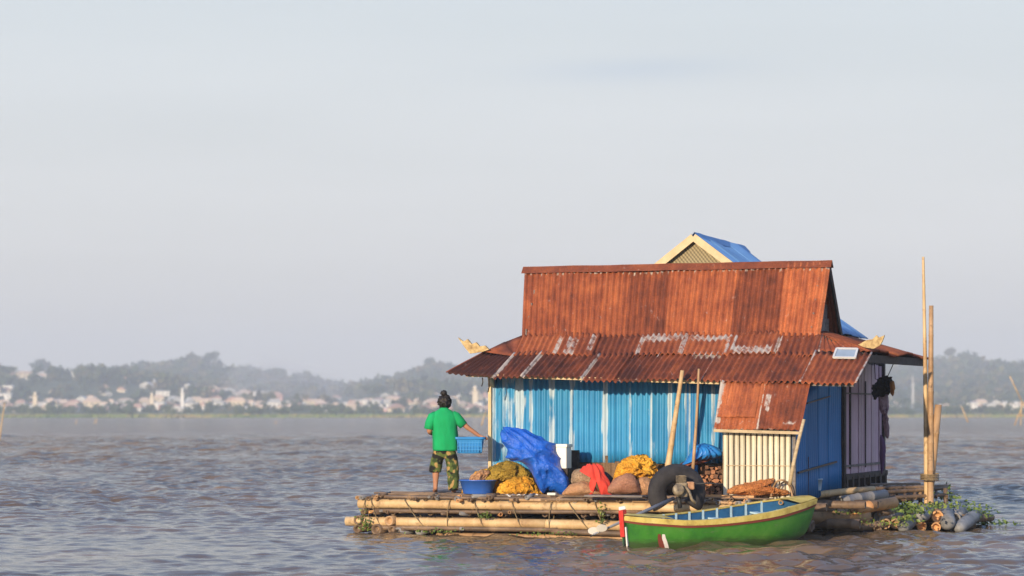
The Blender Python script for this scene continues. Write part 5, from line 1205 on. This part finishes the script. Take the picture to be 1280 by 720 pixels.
# ================================================================== PERSON
def skin_mesh(nodes, edges, root, sub=2, name='body', k_=1.0):
    me = bpy.data.meshes.new(name); keys = list(nodes); me.from_pydata([nodes[k][0] for k in keys], [(keys.index(a), keys.index(b)) for a, b in edges], [])
    o = bpy.data.objects.new('tmp', me); COL.objects.link(o); m = o.modifiers.new('s', 'SKIN'); m.use_smooth_shade = True; m.branch_smoothing = .6
    for i, k in enumerate(keys):
        r_ = nodes[k][1]; me.skin_vertices[0].data[i].radius = (r_[0]*k_, r_[1]*k_) if isinstance(r_, tuple) else (r_*k_, r_*k_); me.skin_vertices[0].data[i].use_root = (k == root)
    s = o.modifiers.new('u', 'SUBSURF'); s.levels = s.render_levels = sub
    dg = bpy.context.evaluated_depsgraph_get(); dg.update(); out = bpy.data.meshes.new_from_object(o.evaluated_get(dg)); bpy.data.objects.remove(o); out.name = name
    out.polygons.foreach_set('use_smooth', [True]*len(out.polygons)); return out
def build_person():
    Y = 39.3; base = W(555, 617, Y); base.z = DECK+.02
    t = thing('person', 'person in green t shirt and camouflage trousers seen from behind holding a blue basket', 'person', base)
    b = base; S = 1.0
    def p(x, y, z): return tuple(b+Vector((x, y, z)))
    m_skin = mottled('skin', [(.3, (.34, .155, .085)), (.7, (.44, .21, .12))], 8, .6, .3, bmp=.05)
    n = {}
    n['pelvis'] = (p(.02, 0, .78), (.14, .10)); n['waist'] = (p(.02, .0, .94), (.12, .085)); n['chest'] = (p(.01, .0, 1.16), (.145, .095)); n['neckb'] = (p(.0, .01, 1.34), (.07, .06)); n['neck'] = (p(.005, .02, 1.40), .048)
    n['head1'] = (p(.008, .03, 1.455), (.070, .080)); n['head2'] = (p(.01, .035, 1.53), (.078, .092)); n['head3'] = (p(.01, .03, 1.59), (.05, .06))
    e = [('pelvis', 'waist'), ('waist', 'chest'), ('chest', 'neckb'), ('neckb', 'neck'), ('neck', 'head1'), ('head1', 'head2'), ('head2', 'head3')]
    n['ls'] = (p(-.17, 0, 1.28), .055); n['le'] = (p(-.245, -.02, 1.0), .040); n['lw'] = (p(-.19, .22, .96), .028); n['lh'] = (p(-.15, .29, .96), (.036, .02))
    n['rs'] = (p(.185, 0, 1.28), .055); n['re'] = (p(.37, -.02, 1.08), .040); n['rw'] = (p(.575, .0, .935), .027); n['rh'] = (p(.635, .0, .915), (.036, .02))
    e += [('chest', 'ls'), ('ls', 'le'), ('le', 'lw'), ('lw', 'lh'), ('chest', 'rs'), ('rs', 're'), ('re', 'rw'), ('rw', 'rh')]
    for side, sx, kx, fx, ky in (('l', -.08, -.13, -.14, .02), ('r', .11, .14, .15, .0)):
        n[side+'hip'] = (p(sx, 0, .72), .085); n[side+'knee'] = (p(kx, ky, .42), .056); n[side+'calf'] = (p(lerp(kx, fx, .3), ky-.03, .30), .054); n[side+'ank'] = (p(fx, -.03, .085), .034); n[side+'heel'] = (p(fx, -.055, .035), .033); n[side+'ball'] = (p(fx-.01*(1 if side == 'l' else -1), .09, .025), (.042, .024)); n[side+'toe'] = (p(fx, .16, .02), (.036, .016))
        e += [('pelvis', side+'hip'), (side+'hip', side+'knee'), (side+'knee', side+'calf'), (side+'calf', side+'ank'), (side+'ank', side+'heel'), (side+'ank', side+'ball'), (side+'ball', side+'toe')]
    # fingers
    for hnd, dx, dy in (('rh', 1, 0), ('lh', .5, .8)):
        h = Vector(n[hnd][0])
        for i in range(4):
            off = (i-1.5)*.020; sd_ = Vector((0, 1, 0)) if hnd == 'rh' else Vector((.0, 0, 1)); d = Vector((dx, dy, 0)).normalized(); L = (.030, .036, .033, .026)[i]
            a = h+sd_*off+d*.035; c = a+d*L+Vector((0, 0, -.012)); f = c+d*L*.3+Vector((0, 0, -.034))
            n[f'{hnd}a{i}'] = (tuple(a), .0095); n[f'{hnd}b{i}'] = (tuple(c), .0085); n[f'{hnd}c{i}'] = (tuple(f), .0075); e += [(hnd, f'{hnd}a{i}'), (f'{hnd}a{i}', f'{hnd}b{i}'), (f'{hnd}b{i}', f'{hnd}c{i}')]
        th_ = h+(Vector((-.01, -.04, -.005)) if hnd == 'rh' else Vector((0, -.0, .045))); n[hnd+'t'] = (tuple(th_), .010); n[hnd+'u'] = (tuple(th_+Vector((dx*.03, dy*.03, -.02))), .0085); e += [(hnd, hnd+'t'), (hnd+'t', hnd+'u')]
    # nose and ears as small branches of the same body
    n['nose'] = (p(.01, .135, 1.50), .012); e.append(('head2', 'nose'))
    n['earl'] = (p(-.075, .02, 1.51), .012); n['earr'] = (p(.095, .02, 1.51), .012); e += [('head2', 'earl'), ('head2', 'earr')]
    link('body', skin_mesh(n, e, 'pelvis', k_=1.12), m_skin, t)
    md = flatmat('eye_mouth', (.05, .02, .02))
    for x in (-.022, .042): tube('eye', [p(x, .118, 1.525), p(x, .127, 1.525)], [.011, .006], md, t, 8)
    tube('mouth', [p(-.012, .112, 1.458), p(.01, .12, 1.456), p(.032, .112, 1.458)], .006, flatmat('lips', (.28, .08, .06)), t, 6)
    # hair with a top knot
    m_hair = mottled('hair', [(.3, (.006, .005, .005)), (.7, (.022, .016, .013))], 30, .6, .4, bmp=.6)
    def lump(c, r_, amp, nm, parent, mat, fy=1.0, fz=1.0, cut=None):
        bm = bmesh.new(); bmesh.ops.create_icosphere(bm, subdivisions=4, radius=1)
        for v in bm.verts:
            d = v.co.copy(); f = 1+amp*noise.fractal(d*3.0+Vector(c), .8, 2.1, 3); v.co = Vector(c)+Vector((d.x*r_*f, d.y*r_*fy*f, d.z*r_*fz*f))
        me = bpy.data.meshes.new(nm); bm.to_mesh(me); bm.free(); me.polygons.foreach_set('use_smooth', [True]*len(me.polygons)); return link(nm, me, mat, parent)
    lump(p(.012, .000, 1.492), .110, .30, 'hair', t, m_hair, .95, 1.03)
    lump(p(-.004, -.012, 1.632), .052, .25, 'hair_bun', t, m_hair, 1, .95)
    # shirt: loose, boxy
    m, nt, bb = newmat('green_shirt', .85, .2); nn = noise_n(nt, 6, 4, .6, (1, 1, .4)); nt.links.new(ramp(nt, nn, [(.3, (.006, .27, .085)), (.7, (.010, .36, .125))]), bb.inputs['Base Color']); bump(nt, bb, nn, .7, .03)
    V = []; Fc = []; K = 28; prof = [(.69, .025, .205, .150), (.72, .026, .212, .152), (.82, .025, .203, .148), (.95, .02, .196, .140), (1.08, .012, .198, .136), (1.18, .008, .206, .132), (1.26, .004, .205, .120), (1.31, .0, .180, .100), (1.345, .0, .130, .080), (1.375, .0, .080, .064), (1.395, .0, .066, .058)]
    for z, cx, hx, hy in prof:
        for k in range(K):
            a = 2*math.pi*k/K; ca, sa = math.cos(a), math.sin(a); x = cx+hx*math.copysign(abs(ca)**.8, ca); y = hy*math.copysign(abs(sa)**.8, sa)
            w_ = 1.0 if z < 1.3 else .2; f = (noise.noise(Vector((x*10, y*10, z*2.5)))*.020+noise.noise(Vector((x*5+3, y*5, z*7)))*.016+(math.sin(a*7+1)*.008 if z < .9 else 0))*w_
            V.append(b+Vector((x, y, z))+Vector((ca, sa, 0))*f)
    for i in range(len(prof)-1):
        for k in range(K): q0 = i*K+k; q1 = i*K+(k+1) % K; Fc.append((q0, q1, q1+K, q0+K))
    Fc.append(tuple(range(K))[::-1]); Fc.append(tuple(range((len(prof)-1)*K, len(prof)*K))); mb = MB().add(V, Fc)
    for pts, rad in ((((-.12, 0, 1.275), (-.185, -.005, 1.235), (-.225, -.01, 1.15), (-.25, -.015, 1.04)), (.075, .088, .084, .080)), (((.13, 0, 1.28), (.195, -.005, 1.24), (.25, -.01, 1.18), (.32, -.018, 1.10)), (.075, .088, .082, .074))):
        sm = tube('x', [p(*q) for q in pts], list(rad), None, seg=14); mb.add([v.co for v in sm.vertices], [tuple(f.vertices) for f in sm.polygons]); bpy.data.meshes.remove(sm)
    me = mesh('shirt', mb.V, mb.F, True)
    link('shirt', me, m, t)
    # camouflage trousers; the left leg is rolled to the knee
    m, nt, bb = newmat('camouflage', .85, .2); n1 = noise_n(nt, 9, 3, .5); n2 = noise_n(nt, 12, 3, .5, (1, 1, .7)); n3 = noise_n(nt, 7, 2, .5, (1, 1, 1.4))
    c = ramp(nt, n1, [(.44, (.035, .055, .018)), (.46, (.09, .12, .03))]); c = mix(nt, ramp(nt, n2, [(.56, (0, 0, 0)), (.58, (1, 1, 1))]), c, (.36, .23, .085)); c = mix(nt, ramp(nt, n3, [(.57, (0, 0, 0)), (.59, (1, 1, 1))]), c, (.015, .015, .012)); nt.links.new(c, bb.inputs['Base Color']); bump(nt, bb, n1, .5, .02)
    s = {'w': (p(.02, 0, .86), (.135, .10)), 'pel': (p(.02, 0, .76), (.165, .125)), 'lh': (p(-.085, 0, .66), (.105, .105)), 'lk': (p(-.135, .015, .46), .092), 'l2': (p(-.145, .0, .36), .092), 'l3': (p(-.145, .0, .325), .085),
         'rh': (p(.115, 0, .66), (.108, .105)), 'rk': (p(.145, .0, .42), .094), 'r2': (p(.155, -.02, .2), .086), 'r3': (p(.155, -.03, .06), .074), 'r4': (p(.155, -.03, .035), .066)}
    ed = [('w', 'pel'), ('pel', 'lh'), ('lh', 'lk'), ('lk', 'l2'), ('l2', 'l3'), ('pel', 'rh'), ('rh', 'rk'), ('rk', 'r2'), ('r2', 'r3'), ('r3', 'r4')]
    me = skin_mesh(s, ed, 'pel', 2, 'trousers', 1.24)
    for v in me.vertices:
        q = v.co-b; v.co += Vector((noise.noise(q*11), noise.noise(q*11+Vector((5, 5, 5))), 0))*.014
    link('trousers', me, m, t)
    return base
pb = build_person()
def build_basket(b):
    # a rectangular basket with flared open sides, rim and handle holes, held at the right hip
    c = b+Vector((.42, .10, .645)); t = thing('blue_basket', 'blue plastic basket held in the right hand at the hip', 'basket', c)
    m = flatmat('blue_basket_plastic', (.025, .22, .55), .35, .5, .08); h_ = .27
    def ring(z, hx, hy, n=8):
        P = []; rc = .07
        for (cx, cy, a0) in ((1, 1, 0), (-1, 1, 90), (-1, -1, 180), (1, -1, 270)):
            for k in range(n+1):
                a = R(a0+90*k/n); P.append(c+Vector((cx*(hx-rc)+rc*math.cos(a), cy*(hy-rc)+rc*math.sin(a), z)))
        return P
    prof = [(0, .19, .14), (.01, .20, .15), (.23, .235, .18), (.235, .26, .205), (.27, .262, .207), (.27, .235, .18), (.23, .225, .172), (.02, .185, .135)]
    V = []; 
    for z, hx, hy in prof: V += ring(z, hx, hy)
    k = len(V)//len(prof); Fc = []
    for i in range(len(prof)-1):
        for j in range(k): a = i*k+j; b2 = i*k+(j+1) % k; Fc.append((a, b2, b2+k, a+k))
    Fc.append(tuple(range(k))[::-1]); Fc.append(tuple(range((len(prof)-1)*k, len(prof)*k)))
    link('body', mesh('body', V, Fc, False), m, t)
    mb = MB()
    for i in range(9):
        x = -.19+i*.0475; mb.box(c+Vector((x, -.173, .12)), .012, .012, .19, EX, EY, EZ)
    for z in (.06, .12, .18): mb.box(c+Vector((0, -.171-.0*z, z)), .40, .010, .010, EX, EY, EZ)
    mb.build('lattice', flatmat('pale_blue_lattice', (.05, .27, .60), .4), t)
    MB().box(c+Vector((.268, 0, .235)), .02, .12, .035, EX, EY, EZ).build('grip', flatmat('dark_blue_plastic', (.01, .06, .2), .4), t, bevel=.005)
build_basket(pb)

# ================================================================== HANGING CLOTHES at the right eave
def build_laundry():
    Y = 41.7
    heap('dark_garment', [(1092, 482), (1097, 477), (1103, 473), (1112, 472), (1117, 477), (1114, 484), (1110, 492), (1105, 498), (1099, 494), (1095, 498), (1092, 491)], Y, .10, flatmat('black_fabric', (.02, .018, .02), .9), 'black garment bunched on the line under the side eave', 'garment', amp=.08, freq=7, ridged=True)
    heap('orange_garment', [(1112, 478), (1117, 476), (1119, 486), (1116, 496), (1112, 490)], Y-.15, .07, flatmat('orange_fabric', (.36, .16, .05), .9), 'small orange garment next to the black one', 'garment', amp=.03)
    m = mottled('patterned_fabric', [(.3, (.10, .05, .08)), (.5, (.34, .24, .26)), (.6, (.16, .09, .12)), (.75, (.45, .38, .38))], 16, .9, stretch=(1, 1, .4))
    heap('patterned_garment', [(1098, 494), (1108, 492), (1111, 505), (1110, 520), (1112, 538), (1110, 547), (1106, 542), (1103, 520), (1099, 508)], Y, .08, m, 'long faded patterned garment hanging below the black one', 'garment', amp=.04, freq=6, ridged=True)
    heap('purple_garment', [(1100, 545), (1105, 550), (1107, 565), (1104, 588), (1101, 590)], Y-.2, .05, flatmat('purple_fabric', (.12, .06, .13), .9), 'narrow dark purple cloth hanging at the wall corner', 'garment', amp=.02)
    tag(tube('washing_line', [W(1093, 452, Y), W(1094, 474, Y), W(1108, 474, Y), W(1118, 452, Y)], .008, M_dark, None, 5), 'thin dark line holding the garments under the eave', 'line')
build_laundry()
# bits hanging under the left eave
for x, y0, y1, lb in ((603, 472, 483, 'short dark hook hanging under the left eave'), (611, 474, 490, 'thin dark cord hanging at the left corner of the wall')):
    tag(tube('hook', [HP(x, y0, -.6), HP(x+.5, (y0+y1)/2, -.6), HP(x-1, y1, -.6)], .010, M_dark, None, 5), lb, 'hook')

# ================================================================== FISHING STAKES in the lake
def stake(pts, Y, r_, label, mat=None):
    tag(tube('fishing_stake', [W(x, y, Y) for x, y in pts], [r_]+[r_*.8]*(len(pts)-2)+[r_*.5], mat or M_bamboo, None, 6), label, 'stake')
stake([(-2, 560), (2, 530), (6, 503)], 160, .06, 'crooked bamboo stake at the left edge of the lake')
stake([(94, 536), (95, 530), (96, 524)], 420, .12, 'small pale stake far out in the left water')
stake([(113, 537), (117, 530), (120, 524)], 430, .10, 'slanted small stake far out beside the straight one')
stake([(121, 535), (120, 530), (121, 523)], 430, .10, 'short stake crossing the slanted small one')
stake([(344, 532), (345, 526)], 420, .12, 'tiny pale stake near the middle left shore')
stake([(602, 532), (604, 524), (608, 512)], 300, .10, 'leaning pale stake seen between person and house')
stake([(1210, 528), (1206, 518), (1202, 508)], 330, .12, 'leaning bamboo stake before the far shore right of the poles')
def tripod():
    t = thing('lift_net_frame', 'bamboo frame of a lift net at the right edge of the lake', 'fishing frame', W(1275, 530, 200))
    for a, b in (((1262, 470), (1279, 505)), ((1279, 505), (1268, 532)), ((1277, 500), (1276, 532)), ((1279, 503), (1290, 531)), ((1270, 520), (1284, 519))):
        tube('strut', [W(*a, 200), W(*b, 200+random.uniform(-.6, .6))], .045, M_bamboo, t, 6)
tripod()
